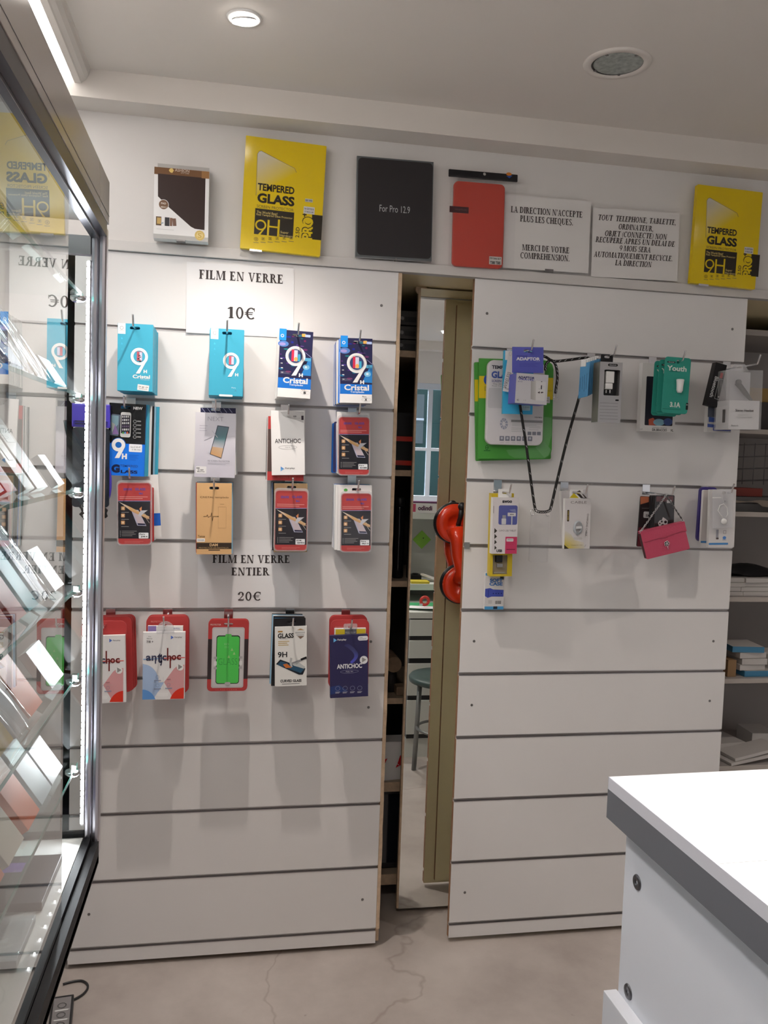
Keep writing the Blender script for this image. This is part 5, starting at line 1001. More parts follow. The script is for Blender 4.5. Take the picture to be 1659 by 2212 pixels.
# hook four: headset box and what hangs behind it
F = Face('H', (1206, 212), (1300, 240), (1122, 585), -.085)
pack('headset_box', 'black box lettered Bluetooth tilted behind the clear headset box', 'box', F, .022, M_CARDB, lambda a: (a.text('Bluetooth', 1188, 430, 170, 36, (.6, .6, .6), .02, rot=-1.62), a.rect(1252, 330, 24, 48, (.55, .02, .02), 2), a.ring(1235, 452, 34, 128, 4, (.5, .5, .5), 2, 4, 45, 405), a.ell(1228, 518, 6, 8, LG, 3, 10)))
F = Face('H', (1136, 560), (1345, 570), (1126, 822), -.060)
pack('film_box', 'blue and grey box whose foot shows below the clear headset box', 'box', F, .018, M_CARDW, lambda a: (a.band(0, .5, (.08, .09, .12), 0), a.band(.5, 1, (.5, .49, .48), 0), a.poly([(1140, 690), (1215, 700), (1225, 740), (1140, 735)], (.05, .09, .30), 2), a.poly([(1130, 750), (1230, 765), (1230, 790), (1130, 780)], (.06, .10, .34), 2), a.rect(1258, 802, 160, 28, (.03, .05, .30), 3, 8), a.text('PURIFICATION', 1258, 802, 130, 14, (.6, .6, .7), .02, 5)))
F = Face('H', (1330, 276), (1617, 284), (1308, 802), -.150)
t = thing('headset_box', 'clear plastic box with a dark single-ear headset, lettered Stereo Headset', 'box', F.loc, F.rot)
z1 = F.P(1450, 548)[1]
MB().box(-F.W / 2 + .002, F.W / 2 - .006, .002, .072, -F.H + .001, z1, M_CARDW).box(-F.W / 2 + .008, F.W / 2 - .022, .03, .032, z1, -.004, mat('frosted_card', (.62, .61, .62), .5)).build('insert', t, .0006)
MB().box(-F.W / 2, F.W / 2, 0, .078, -F.H, 0, M_CLEARH).build('clear_carton', t, .0006)
x, z = F.P(1420, 385); x2, z2 = F.P(1540, 545)
MB().tube([(x + .001, .020, z - .001), (x + (x2 - x) * .25, .018, z + (z2 - z) * .25), (x + (x2 - x) * .6, .018, z + (z2 - z) * .6), (x2, .016, z2)], [.0085, .008, .0075, .0045], mat('graphite', (.10, .095, .095), .35), 14).lathe([(.0085, -.006), (.0085, .002), (.0045, .003)], (x, .014, z), mat('graphite', (.1, .1, .1)), 20, 'y').build('headset', t)
a = Art(F); a.text('Stereo Headset', 1452, 636, 160, 22, (.10, .09, .09), .02); a.rect(1450, 676, 108, 5, LG, 2); a.rect(1448, 694, 140, 6, LG, 2); a.text('Bluetooth', 1365, 768, 62, 14, GR, .02)
q = a.build(t); 
MB().box(-F.W / 2 - .0008, -F.W / 2 - .0002, .018, .032, -F.H * .88, -F.H * .66, M_STEEL).build('side_print', t)
x, z = F.P(1475, 245)
MB().prism([[(x - .03, .0004), (x + .03, .0004), (x + .016, z + .010), (x - .016, z + .010)], euro(x, z, .024, .008)], .036, .0375, M_CLEARH).build('hang_tab', t)
p = F.w(1475, 245, -.113); hook(p.x, p.z, .165, GZ[0], 'chrome hook carrying the clear headset box')

# lower row
F = Face('I', (160, 1300), (412, 1335), (160, 1757), -.035)
F = Face('I', (172, 1290), (415, 1292), (160, 1757), -.038)
def soft(a):
    bl = (.06, .17, .45); nv = (.06, .085, .40)
    a.band(0, 1, (.62, .60, .60), 0); a.band(0, .07, (.08, .30, .60), 1, 0, .8); a.rect(380, 1355, 48, 40, (.04, .05, .05), 2)
    a.text('SOFT', 308, 1383, 165, 46, bl, .05); a.text('CASE', 305, 1430, 170, 46, bl, .05)
    a.poly([(168, 1492), (230, 1482), (270, 1500), (403, 1508), (400, 1595), (250, 1592), (200, 1608), (165, 1585)], nv, 2)
    for k in range(4): a.ell(272 + 34 * k, 1552, 8, 8, (.01, .02, .12), 3, 10)
    a.rect(208, 1545, 7, 84, (.02, .03, .2), 3)
    for k in range(10): a.rect(298 + 8 * k, 1668, 5 if k % 3 else 2, 42, (.06, .06, .06), 2)
    a.rect(232, 1660, 48, 46, (.50, .49, .49), 1); a.lines(340, 1640, 60, 8, 1, LG, 2, .5); a.band(.915, 1, (.07, .30, .58), 1); a.rect(298, 1735, 52, 34, (.02, .03, .05), 2)
pack('soft_case_box', 'slim white and blue box lettered SOFT CASE, lowest of its hook', 'box', F, .012, M_CARDW, soft)
x_, z_ = F.P(310, 250)
F = Face('I', (250, 268), (535, 275), (240, 1332), -.072)
t = thing('cable_box', 'yellow hanging box with a black plug in its clear window', 'box', F.loc, F.rot)
M_YEL = flat_mat('yellow_box_card', (.62, .46, .03), .4); wa = F.P(278, 1060); wb = F.P(462, 1310)
MB().prism([rrect(-F.W / 2, -F.H, F.W / 2, 0), rrect(wa[0], wb[1], wb[0], wa[1])], 0, .001, M_YEL).box(-F.W / 2, -F.W / 2 + .001, .001, .026, -F.H, 0, M_YEL).box(F.W / 2 - .001, F.W / 2, .001, .026, -F.H, 0, M_YEL).box(-F.W / 2, F.W / 2, .001, .026, -F.H, -F.H + .001, M_YEL).box(-F.W / 2 + .001, F.W / 2 - .001, .025, .0262, -F.H + .001, 0, mat('cream_card', (.55, .48, .35), .6)).build('carton', t)
x, z = F.P(368, 1115); MB().box(x - .010, x + .010, .004, .018, z - .010, z + .012, M_BLACK).build('plug', t, .002); x, z = F.P(375, 1195); MB().box(x - .009, x + .009, .005, .015, z - .006, z + .005, M_ALU).build('connector', t, .001)
MB().box(wa[0] + .006, wb[0] - .005, .004, .008, wb[1] + .002, wb[1] + .006, M_CHROME).build('metal_tip', t, .001)
F = Face('I', (270, 325), (592, 325), (240, 1046), -.100)
def awoo(a):
    a.band(0, 1, (.66, .62, .63), 0); a.text('awoo', 447, 377, 124, 34, (.05, .05, .06), .05); a.rect(455, 548, 240, 248, (.10, .115, .34), 2, 22); a.rect(400, 630, 58, 76, (.60, .59, .62), 4, 8); a.rect(405, 570, 44, 40, (.30, .30, .33), 4); a.rect(503, 540, 105, 46, (.64, .62, .63), 4, 5); a.text('awoo', 505, 540, 50, 12, BK, .03, 6); a.rect(503, 615, 14, 110, (.55, .55, .58), 4); a.poly([(470, 480), (550, 470), (560, 510), (500, 500)], (.22, .24, .44), 3)
    for k in range(4): a.poly([(280, 715 + 75 * k), (315 - 3 * k, 752 + 73 * k), (276, 785 + 70 * k)], (.04, .035, .03), 2)
    a.text('CAVO USB TABLET', 447, 748, 220, 22, (.12, .11, .12), 0); a.text('USB', 338, 1008, 74, 36, (.03, .03, .04), .05); a.rect(490, 936, 150, 218, (.55, .05, .13), 2); a.rect(476, 868, 90, 40, (.66, .62, .63), 3, 10); a.text('AW-L-15', 476, 862, 62, 10, BK, .02, 5); a.lines(485, 990, 110, 20, 1, (.2, .02, .05), 3, .5); a.lines(485, 915, 120, 40, 2, (.45, .04, .10), 3, .2); a.rect(272, 480, 5, 95, (.1, .1, .1), 2)
o = pack('cable_box', 'white cable box lettered USB with a pink panel and a violet window', 'box', F, .022, M_CARDW, awoo)
x, z = F.P(438, 262); MB().prism([rrect(F.P(350, 215)[0], .0003, F.P(522, 215)[0], F.P(438, 217)[1], .002), euro(x, z, .020, .008)], .010, .0115, M_CARDW).build('hang_tab', o)
p = F.w(438, 262, -.090); hook(p.x, p.z, .118, GZ[2], 'chrome hook carrying the white cable box')
F = Face('I', (1140, 240), (1480, 225), (1175, 900), -.075)
pack('cable_box', 'pale hanging box with a black and yellow corner behind the cable box', 'box', F, .016, M_CARDW, lambda a: (a.band(0, 1, (.60, .57, .58), 0), ))
F = Face('I', (1192, 340), (1518, 335), (1168, 985), -.102)
def cable(a):
    a.band(0, 1, (.64, .61, .615), 0, r=.004); a.text('CABLE', 1362, 385, 205, 32, (.12, .10, .10), -.008); a.poly([(1180, 740), (1260, 800), (1300, 870), (1420, 900), (1430, 978), (1225, 978), (1172, 945)], [(.64, .61, .6), (.62, .58, .5), (.62, .55, .36), (.64, .6, .55), (.62, .58, .5), (.62, .48, .04), (.62, .48, .03)], 1); a.poly([(1168, 930), (1228, 982), (1168, 984)], (.05, .04, .02), 3)
    a.rect(1225, 558, 26, 148, (.04, .03, .02), 2, 8); a.text('DATA CABLE', 1225, 558, 110, 12, (.6, .45, .1), .02, rot=-pi / 2); a.text('CHARGING CABLE', 1465, 672, 270, 24, (.12, .10, .10), .01, rot=-1.64); a.text('Charging Sync Cable', 1330, 936, 150, 14, (.25, .18, .05), .01)
    a.line([(1200, 925), (1208, 948), (1225, 945)], 4, GR, 3); a.line([(1445, 925), (1440, 948), (1425, 948)], 4, GR, 3); a.rect(1345, 850, 110, 30, (.55, .53, .52), 1, 10)
o = pack('cable_box', 'white hanging card lettered CABLE with a coiled grey cable in a blister', 'box', F, .016, M_CARDW, cable)
x, z = F.P(1340, 710); m = MB()
for k in range(4): m.tube([(x + (.0135 - .0012 * k) * cos(radians(a)) * 1.0, -.004 - .0012 * k, z + .0005 * k + (.020 - .0012 * k) * sin(radians(a))) for a in range(0, 360, 15)], .0013, mat('grey_cable', (.42, .45, .48), .4), 8, closed=True)
m.build('coiled_cable', o); MB().box(x - .008, x + .011, -.010, -.0035, z - .003, z + .0045, mat('pale_plastic', (.66, .66, .67), .35)).build('plug', o, .001)
hk = at(1020 + 1340 / 5.925, 1020 + 262 / 5.925, -.102)
x, z = F.P(1340, 262); MB().prism([rrect(x - .020, -.001, x + .022, z + .009, .004), euro(x, z, .026, .009)], .006, .0075, M_CARDW).build('hang_tab', o)
a = Art(F); a.poly([(1255, 332), (1310, 268), (1375, 332)], (.62, .48, .02), 1); a.poly([(1330, 262), (1385, 232), (1480, 332), (1400, 332)], (.05, .035, .03), 2); a.poly([(1380, 265), (1400, 262), (1452, 325), (1430, 328)], (.6, .58, .58), 3); q = a.build(o, 'printed_tab'); q.location = (0, .0058, 0)
p = F.w(1340, 262); hook(p.x, p.z, .165, GZ[2], 'chrome hook carrying the white charging cable card')
# handbag hook
F = Face('J', (232, 268), (372, 275), (185, 835), -.045)
pack('phone_case_pack', 'black pack with an orange corner behind the pink handbag', 'pack', F, .006, M_CARDB, lambda a: (a.band(0, 1, (.03, .02, .022), 0, r=.004), a.poly([(225, 275), (320, 275), (318, 335), (225, 362)], (.50, .16, .08), 2), a.rect(300, 478, 84, 72, (.55, .53, .53), 2, 14), a.text('1K', 312, 488, 50, 32, (.05, .04, .05), .04), a.band(.62, 1, (.12, .02, .03), 1), a.line([(240, 405), (330, 405)], 3, GR, 2)), r=.004)
for k in range(4):
    F = Face('J', (392 - 18 * k, 258), (610 - 18 * k, 260), (385 - 16 * k, 640), -.110 + .012 * k)
    if k == 0:
        def panda(a):
            a.band(0, 1, (.030, .027, .028), 0, r=.004); a.rect(500, 300, 190, 60, (.12, .05, .055), 1); a.rect(548, 330, 52, 34, (.5, .48, .48), 2)
            a.poly([(425, 570), (440, 545), (470, 535), (480, 505), (505, 520), (535, 545), (530, 590), (520, 640), (450, 640)], (.55, .53, .53), 2)
            for x, y, r in ((467, 553, 12), (510, 560, 16), (478, 600, 18), (446, 575, 8)): a.ell(x, y, r, r, (.03, .02, .025), 3, 14)
        pack('phone_case_pack', 'front black phone case pack with a white spotted print behind the handbag chain', 'pack', F, .007, M_CARDB, panda, r=.004, artm=INKG)
    else:
        pack('phone_case_pack', ['', 'second black phone case pack behind the spotted one', 'third black phone case pack behind the spotted one', 'rearmost black phone case pack behind the spotted one'][k], 'pack', F, .007, M_CARDB, None, r=.004, group='black phone case packs')
hb = at(1340 + 525 / 5.2006, 1020 + 238 / 5.2006, -.135)
hook(hb.x, hb.z - .003, .165, GZ[2], 'chrome hook from which the pink handbag hangs')
F = Face('J', (233, 672), (722, 562), (290, 985), -.150)
M_PINK = mat('pink_croc_leather', (.52, .06, .12), .38)
def bump_croc(m):
    nt = m.node_tree; N = nt.nodes.new; L = nt.links.new; tc = N('ShaderNodeTexCoord'); mp = N('ShaderNodeMapping'); mp.inputs['Scale'].default_value = (160, 1, 260)
    br = N('ShaderNodeTexVoronoi'); br.inputs['Scale'].default_value = 1.0; L(tc.outputs['Object'], mp.inputs[0]); L(mp.outputs[0], br.inputs['Vector'])
    bp = N('ShaderNodeBump'); bp.inputs['Strength'].default_value = .6; bp.inputs['Distance'].default_value = .001; L(br.outputs['Distance'], bp.inputs['Height']); L(bp.outputs[0], nt.nodes['Principled BSDF'].inputs['Normal'])
bump_croc(M_PINK)
t = thing('handbag', 'small pink crocodile-print handbag with a flower clasp hanging by its chain', 'handbag', F.loc, F.rot)
W_, H_ = F.W, F.H
MB().prism([[(-W_ / 2, -.004), (-W_ / 2 + .006, -H_ * .98), (-W_ / 2 + .010, -H_), (W_ / 2 + .002, -H_), (W_ / 2 + .006, -H_ * .96), (W_ / 2, -.004)]], .004, .022, M_PINK, ms=mat('dark_lining', (.05, .01, .015), .6)).build('body', t, .002)
fl = [(-W_ / 2 - .001, 0), (-W_ / 2 + .0, -.028), (-W_ / 2 + .008, -.034), (-W_ * .12, -.030), (0, -.034), (W_ * .12, -.030), (W_ * .42, -.026), (W_ / 2 + .003, -.030), (W_ / 2 + .001, 0)]
MB().prism([fl[::-1]], .001, .0038, M_PINK).prism([[(-W_ / 2 - .001, -.002), (W_ / 2 + .001, -.002), (W_ / 2, .002), (-W_ / 2, .002)]], .001, .020, M_PINK).build('flap', t, .0008)
cx_, cz_ = F.P(522, 802); m = MB()
for k in range(5): a_ = 2 * pi * k / 5; m.tube([(cx_ + .0050 * cos(a_) + .0035 * cos(b_), -.0015, cz_ + .0050 * sin(a_) + .0035 * sin(b_)) for b_ in [2 * pi * i / 10 for i in range(10)]], .0009, M_CHROME, 6, closed=True)
m.tube([(cx_ + .0025 * cos(2 * pi * i / 10), -.0018, cz_ + .0025 * sin(2 * pi * i / 10)) for i in range(10)], .001, M_CHROME, 6, closed=True).tube([(cx_ + .001, -.001, cz_ - .008), (cx_ + .001, -.001, cz_ - .019)], .0011, M_CHROME, 6).lathe([(.0065, -.0002), (.0065, .0008)], (cx_, 0, cz_), M_BLACK, 20, 'y').build('flower_clasp', t)
Rm = Matrix.Rotation(-F.roll, 3, 'Y')
for i, (px, py) in enumerate(((232, 664), (700, 540))):
    e = Rm.transposed() @ (at(1340 + px / 5.2006, 1020 + py / 5.2006, -.148) - F.loc); top = Rm.transposed() @ (hb + Vector((0, .012 * i, -.001)) - F.loc)
    MB().tube([(e.x + .004 * cos(2 * pi * k / 12), e.y, e.z + .004 * sin(2 * pi * k / 12)) for k in range(12)], .0009, M_CHROME, 6, closed=True).build('ring', t)
    d = top - e; n_ = int(d.length / .0062); m = MB(); s_ = d.normalized().cross(Vector((0, 1, 0))).normalized()
    for k in range(n_):
        c = e + d * ((k + .5) / n_); side = s_ if k % 2 else Vector((0, 1, 0)); m.tube([c + d.normalized() * .0042 * cos(2 * pi * q / 10) + side * .0022 * sin(2 * pi * q / 10) for q in range(10)], .0008, M_CHROME if i == 0 else M_STEEL, 5, closed=True)
    q = m.build('chain', t); q['kind'] = 'stuff'
    m = MB(); m.tube([e, top], .0012, M_BLACK, 6); m.build('leather_lace', t)
# last hook: violet case, white cards and the bagged cable
F = Face('J', (905, 165), (1095, 170), (852, 780), -.050)
pack('tablet_case', 'dark violet rounded case at the rear of the last hook', 'case', F, .012, mat('indigo_plastic', (.045, .03, .20), .4), None, r=.014)
pk = F
F = Face('J', (935, 200), (1190, 205), (898, 800), -.088)
pack('cable_card', 'rear white card with a blue foot on the last hook', 'card', F, .010, M_CARDW, lambda a: (a.band(0, 1, (.56, .52, .51), 0, r=.004), a.band(.955, .99, (.05, .20, .48), 1), a.ell(998, 245, 10, 12, (.03, .02, .03), 2, 10), a.ell(996, 285, 8, 9, (.05, .03, .03), 2, 10)), r=.004)
F = Face('J', (1012, 198), (1302, 195), (982, 848), -.120)
def lastcard(a):
    a.band(0, 1, (.62, .60, .60), 0); a.ring(1167, 674, 22, 27, 5, (.22, .18, .18), 2, 4, 45, 405); a.ell(1163, 738, 20, 18, (.08, .22, .55), 2); a.rect(1162, 762, 44, 5, (.1, .2, .4), 2); a.rect(1095, 806, 220, 22, (.06, .22, .50), 1, 9)
    a.rect(1083, 700, 28, 110, (.30, .30, .34), 2, 4); a.rect(1083, 746, 30, 20, (.10, .08, .08), 3, 8)
pack('cable_card', 'white hanging card with a blue dot and blue foot, behind the bagged cable', 'card', F, .012, M_CARDW, lastcard, (1180, 225), holed=True, hookz=GZ[2], hooklabel='chrome hook carrying the bagged white cable', tip=.03)
F = Face('J', (1035, 196), (1265, 190), (1030, 630), -.134)
t = thing('bagged_cable', 'white cable and round charger sealed in a clear zip bag', 'cable', F.loc, F.rot)
x, z = F.P(1150, 232)
MB().prism([rrect(-F.W / 2, -F.H, F.W / 2, 0), euro(x + .004, z, .012, .009)], -.0006, 0, M_CLEARH).box(-F.W / 2, x - .004, -.0012, -.0007, F.P(1100, 290)[1], F.P(1100, 280)[1], M_WHITE).build('zip_bag', t)
x, z = F.P(1152, 552); MB().lathe([(.001, -.006), (.009, -.0058), (.0095, -.003), (.009, -.001)], (x, -.002, z), M_WHITE, 24, 'y').build('round_charger', t)
pts = [F.P(*q) for q in ((1150, 520), (1110, 470), (1085, 430), (1110, 370), (1150, 355), (1190, 400), (1195, 470), (1175, 510))]
MB().tube([(p_[0], -.005, p_[1]) for p_ in pts], .0012, M_WHITE, 8).build('cord', t)
x, z = F.P(1175, 325); MB().box(x - .003, x + .003, -.006, -.002, z - .004, z + .002, M_ALU).build('plug', t, .0006)

# ================================================================ GLASS DISPLAY CASE
XD = -.21; YE = -1.0; YN = -3.0
M_PEARL = mat('gloss_grey_board', (.30, .265, .245), .14, spec=.6, noise=.02, scale=3)
M_TRK = mat('dark_anodised', (.085, .08, .095), .28, .9)
M_POST = mat('post_aluminium', (.66, .64, .70), .28, 1.0)
SHZ = (1.769, 1.605, 1.450, 1.285, 1.135, .980)
t = thing('display_case', 'tall lit glass display case with sliding door along the side wall', 'display case', (-.40, -2.0, 0)); ox, oy = .40, 2.0
def B(*q, **k): return MB().box(q[0] + ox, q[1] + ox, q[2] + oy, q[3] + oy, q[4], q[5], q[6], **k)
B(-.226, -.2085, YN, YE + .015, 1.889, 1.959, M_PEARL).build('fascia_board', t, .0008)
B(-.2083, -.2080, YN, YE + .015, 1.9025, 1.9032, M_TRK).build('board_joint', t)
B(-.585, -.226, YN, YE + .015, 1.893, 1.910, M_WHITE).build('top_board', t)
B(-.2345, -.2225, YN, YE, 1.862, 1.8885, M_TRK).box(-.2345 + ox, -.2095 + ox, YN + oy, YE + oy, 1.880, 1.8885, M_TRK).box(-.2215 + ox, -.2095 + ox, YN + oy, YE + oy, 1.866, 1.880, M_TRK).box(-.2222 + ox, -.2218 + ox, YN + oy, YE + oy, 1.862, 1.880, M_ALU).build('top_rail', t)
B(-.2345, -.2225, YN, YE, .803, .846, M_BLKM).box(-.2215 + ox, -.2095 + ox, YN + oy, YE + oy, .803, .838, M_BLKM).box(-.2345 + ox, -.2095 + ox, YN + oy, YE + oy, .800, .815, M_BLKM).build('bottom_rail', t)
m = MB()
for x_ in (-.2285, -.2158): m.prism([[(x_ + ox - .006, YE + oy + .018), (x_ + ox - .006, YE + oy + .002), (x_ + ox - .004, YE + oy - .0015), (x_ + ox, YE + oy - .0025), (x_ + ox + .004, YE + oy - .0015), (x_ + ox + .006, YE + oy + .002), (x_ + ox + .006, YE + oy + .018)]], .815, 1.880, M_POST, 'z')
m.build('post', t)
B(-.575, -.236, YE + .006, YE + .010, .85, 1.862, M_PANE).build('end_pane', t)
B(-.58, -.2345, YE, YE + .016, 1.835, 1.866, M_ALU).build('end_top_bar', t, .001); B(-.58, -.2345, YE, YE + .016, .846, .853, M_BLKM).build('end_bottom_bar', t, .001)
B(-.590, -.578, YN, YE + .015, .80, 1.90, M_WHITE).build('back_panel', t)
B(-.578, -.236, YN, YE + .015, .826, .845, M_WHITE).build('deck', t)
B(-.590, -.36, YN, YE + .0, .0, .80, M_WHITE).build('base', t)
m = B(-.2265, -.2221, YN + .02, -1.263, .836, 1.872, M_GLASS)
m.build('sliding_door', t)
for z in SHZ:
    s = B(-.56, -.246, YN + .05, YE - .004, z - .006, z, M_GSHELF); sh = s.build('glass_shelf', t)
    B(-.2459, -.2450, YN + .05, YE - .004, z - .006, z, M_GEDGE).build('polished_edge', sh)
    for y_ in (-1.022, -1.9): MB().lathe([(.0085, -.016), (.0125, -.012), (.0125, -.007)], (-.250 + ox, y_ + oy, z), M_CHROME, 20).build('shelf_support', sh)
led = B(-.2395, -.2349, YE - .003, YE + .005, .868, 1.826, M_WHITE).build('led_strip', t)
m = MB(); rr = random.Random(5)
for k in range(96): z = .872 + .00994 * k; m.box(-.2402 + ox, -.2352 + ox, YE - .0046 + oy, YE - .0032 + oy, z, z + .0066 + .002 * (k % 3 == 0), M_LED)
q = m.build('led', led); q['kind'] = 'stuff'
m = MB()
for k in range(11): m.box(-.2415 + ox, -.2395 + ox, YE - .05 - .033 * k + oy, YE - .05 - .033 * k + .003 + oy, .8462, .8478, M_LED)
q = m.build('floor_led', t); q['kind'] = 'stuff'
lamp('case_led_area', 'AREA', (-.2475, -1.02, 1.345), 1.8, (.90, .96, 1.0), (radians(90), 0, radians(155)), shape='RECTANGLE', size=.012, size_y=.95)

def leaning(name, label, cat, iz, y, L, wy, th, m, x=-.262, lean=34, roll=0.0, art=None, m2=None, bev=.0008):
    """a flat pack propped on a glass shelf: foot near the front edge, top leaning towards the wall"""
    z = SHZ[iz] if isinstance(iz, int) else iz
    o = MB().box(-th, 0, -wy / 2, wy / 2, 0, L, m, mx=m2, my0=m2).build(name, None, bev); o.location = (x, y, z + .0012 + 0.0); o.rotation_euler = (radians(roll), radians(-lean), 0)
    o.location.z += th * sin(radians(lean)) + wy / 2 * abs(sin(radians(roll)))
    tag(o, label, cat, 'packs on the glass shelves')
    if art: art(o, L, wy, th)
    return o
def spot_label(c0, z0, z1, y0, y1, nm='label'):
    def f(o, L, wy, th): MB().box(.0002, .0006, y0 * wy, y1 * wy, z0 * L, z1 * L, c0).build(nm, o)
    return f
def bagged(o, L, wy, th):
    MB().grid(lambda u, v: (.003 + .004 * sin(pi * u) * sin(pi * v) + .0016 * sin(15 * u + 3 * v), (u - .5) * wy * 1.08, -.002 + v * (L + .012)), 12, 16, M_CLEARH).build('clear_bag', o, fix=False)
mm = lambda n, c, r=.4: mat(n, c, r)
W1 = mm('shelf_white', (.70, .71, .72)); CYN = mm('shelf_cyan', (.10, .48, .58)); SAL = mm('shelf_salmon', (.62, .22, .19)); ORA = mm('shelf_orange', (.72, .16, .06)); CRM = mm('shelf_cream', (.58, .53, .45)); TAU = mm('shelf_taupe', (.42, .37, .35)); BLU = mm('shelf_blue', (.04, .14, .42)); REDD = mm('shelf_red', (.36, .04, .035)); SIL = mm('shelf_silver', (.45, .48, .50)); GRY = mm('shelf_grey', (.22, .23, .25)); PAL = mm('shelf_pale', (.50, .58, .62)); YEL = mm('shelf_yellow', (.66, .50, .04)); TEA = mm('shelf_teal', (.03, .16, .20))
leaning('phone_pack', 'pale pack with a small red print in a clear bag on the top glass shelf', 'pack', 0, -1.40, .095, .10, .012, PAL, art=lambda o, L, w_, th: (bagged(o, L, w_, th), spot_label(REDD, .3, .5, -.15, .1)(o, L, w_, th)))
leaning('phone_pack', 'frosted white pack leaning on the top glass shelf', 'pack', 0, -1.27, .09, .09, .01, W1, art=bagged)
leaning('phone_pack', 'small clear bag nearest the post on the top glass shelf', 'pack', 0, -1.11, .05, .06, .006, PAL, art=bagged)
leaning('phone_pack', 'red and grey pack in crackling plastic on the second glass shelf', 'pack', 1, -1.455, .13, .07, .012, REDD, m2=GRY, art=bagged)
leaning('phone_pack', 'blue pack with a white tag on the second glass shelf', 'pack', 1, -1.385, .06, .06, .012, BLU, art=spot_label(W1, .5, .8, .1, .45), x=-.257)
leaning('phone_pack', 'long clear beaded bag leaning on the second glass shelf', 'pack', 1, -1.30, .145, .07, .008, PAL, art=bagged)
leaning('phone_pack', 'second long clear bag closer to the post on the second glass shelf', 'pack', 1, -1.215, .14, .07, .008, W1, art=bagged)
leaning('phone_box', 'bright white little box by the post on the second glass shelf', 'box', 1, -1.09, .048, .085, .014, W1)
leaning('phone_box', 'cream box with an orange corner on the third glass shelf', 'box', 2, -1.46, .13, .07, .02, CRM, art=spot_label(ORA, .0, .25, -.1, .5))
leaning('phone_box', 'red edged grey box on the third glass shelf', 'box', 2, -1.385, .135, .05, .016, GRY, m2=REDD)
leaning('phone_box', 'long ivory framed box with cut-outs on the third glass shelf', 'box', 2, -1.29, .15, .05, .014, CRM, art=lambda o, L, w_, th: MB().box(.0002, .0008, -.012, .012, .08, .12, TAU).box(.0002, .0008, -.012, .012, .045, .07, TAU).build('cut_out', o))
leaning('phone_box', 'dull taupe box with a white barcode label on the third glass shelf', 'box', 2, -1.215, .145, .07, .012, TAU, art=spot_label(W1, .52, .72, -.35, .3))
leaning('phone_box', 'shining white framed box by the post on the third glass shelf', 'box', 2, -1.08, .055, .05, .012, W1)
leaning('phone_case', 'salmon pink case on the fourth glass shelf', 'case', 3, -1.43, .15, .09, .016, SAL)
leaning('phone_case', 'second salmon pink case beside the cyan one', 'case', 3, -1.335, .145, .06, .014, SAL, m2=REDD)
leaning('phone_case', 'cyan case leaning on the fourth glass shelf', 'case', 3, -1.262, .15, .055, .014, CYN)
leaning('phone_box', 'pale bluish box with a beaded edge beside the cyan case', 'box', 3, -1.195, .15, .05, .016, PAL, art=bagged)
leaning('phone_box', 'bright white box nearest the post on the fourth glass shelf', 'box', 3, -1.085, .075, .07, .014, W1)
leaning('phone_pack', 'silver blister with a yellow corner on the fifth glass shelf', 'pack', 4, -1.42, .12, .10, .016, SIL, m2=YEL, art=bagged)
leaning('phone_case', 'orange red case leaning on the fifth glass shelf', 'case', 4, -1.24, .125, .075, .014, ORA)
leaning('phone_pack', 'sparkling clear pack beside the orange red case', 'pack', 4, -1.32, .075, .07, .010, SIL, art=bagged)
leaning('phone_box', 'dazzling white box by the post on the fifth glass shelf', 'box', 4, -1.09, .07, .09, .014, W1)
leaning('phone_case', 'brownish orange case on the lowest glass shelf', 'case', 5, -1.45, .13, .08, .014, TAU, m2=ORA)
leaning('phone_box', 'off-white box with a scribbled label on the lowest glass shelf', 'box', 5, -1.35, .13, .08, .014, CRM, art=spot_label(W1, .5, .8, -.3, .3))
leaning('phone_box', 'pale box with an orange edge on the lowest glass shelf', 'box', 5, -1.25, .13, .07, .012, W1, m2=ORA)
leaning('phone_box', 'greenish white box close to the post on the lowest glass shelf', 'box', 5, -1.165, .12, .07, .012, PAL)
leaning('phone_box', 'dazzling white box by the post on the lowest glass shelf', 'box', 5, -1.085, .065, .08, .014, W1)
leaning('phone_box', 'black box with a violet corner lying on the floor of the display case', 'box', .8452, -1.16, .012, .15, .16, mm('ink_black', (.014, .012, .022), .3), x=-.254, lean=0, art=lambda o, L, w_, th: MB().box(-.12, -.05, .02, .05, L + .0002, L + .0006, mm('violet_print', (.20, .08, .45))).build('printed_corner', o))
leaning('phone_pack', 'crumpled clear pack lying near the rail on the floor of the display case', 'pack', .8452, -1.32, .010, .11, .14, SIL, x=-.256, lean=0, art=lambda o, L, w_, th: MB().grid(lambda u, v: (-th * v, (u - .5) * w_, L + .004 + .005 * sin(9 * u + 4 * v) * sin(7 * v)), 12, 12, M_CLEARH).build('clear_bag', o, fix=False))

# ================================================================ COUNTER
t = thing('counter', 'white shop counter with a grey edge band and screwed side panel', 'counter', (.472, -1.523, 0), (0, 0, .026))
M_CTOP = mat('counter_top', (.80, .80, .81), .35); M_CEDGE = mat('counter_pale_edge', (.60, .60, .66), .35); M_CBAND = mat('counter_grey_band', (.125, .13, .15), .4); M_CSIDE = mat('counter_side', (.66, .68, .74), .4)
CW = .40
MB().box(.0008, CW, -.2285, -.0008, 1.1146, 1.130, M_CTOP).build('top_board', t); MB().box(.0008, CW, -1.6, -.2292, 1.1146, 1.130, M_CTOP).build('top_board', t)
MB().box(0, .0008, -1.6, 0, 1.1146, 1.1297, M_CEDGE).box(0, CW, -.0008, 0, 1.1146, 1.1297, M_CEDGE).build('pale_edge', t)
MB().box(0, CW, -1.6, 0, 1.078, 1.1146, M_CBAND).build('grey_band', t)
MB().box(.022, .040, -1.58, -.012, .03, 1.078, M_CSIDE).build('side_panel', t, .0006)
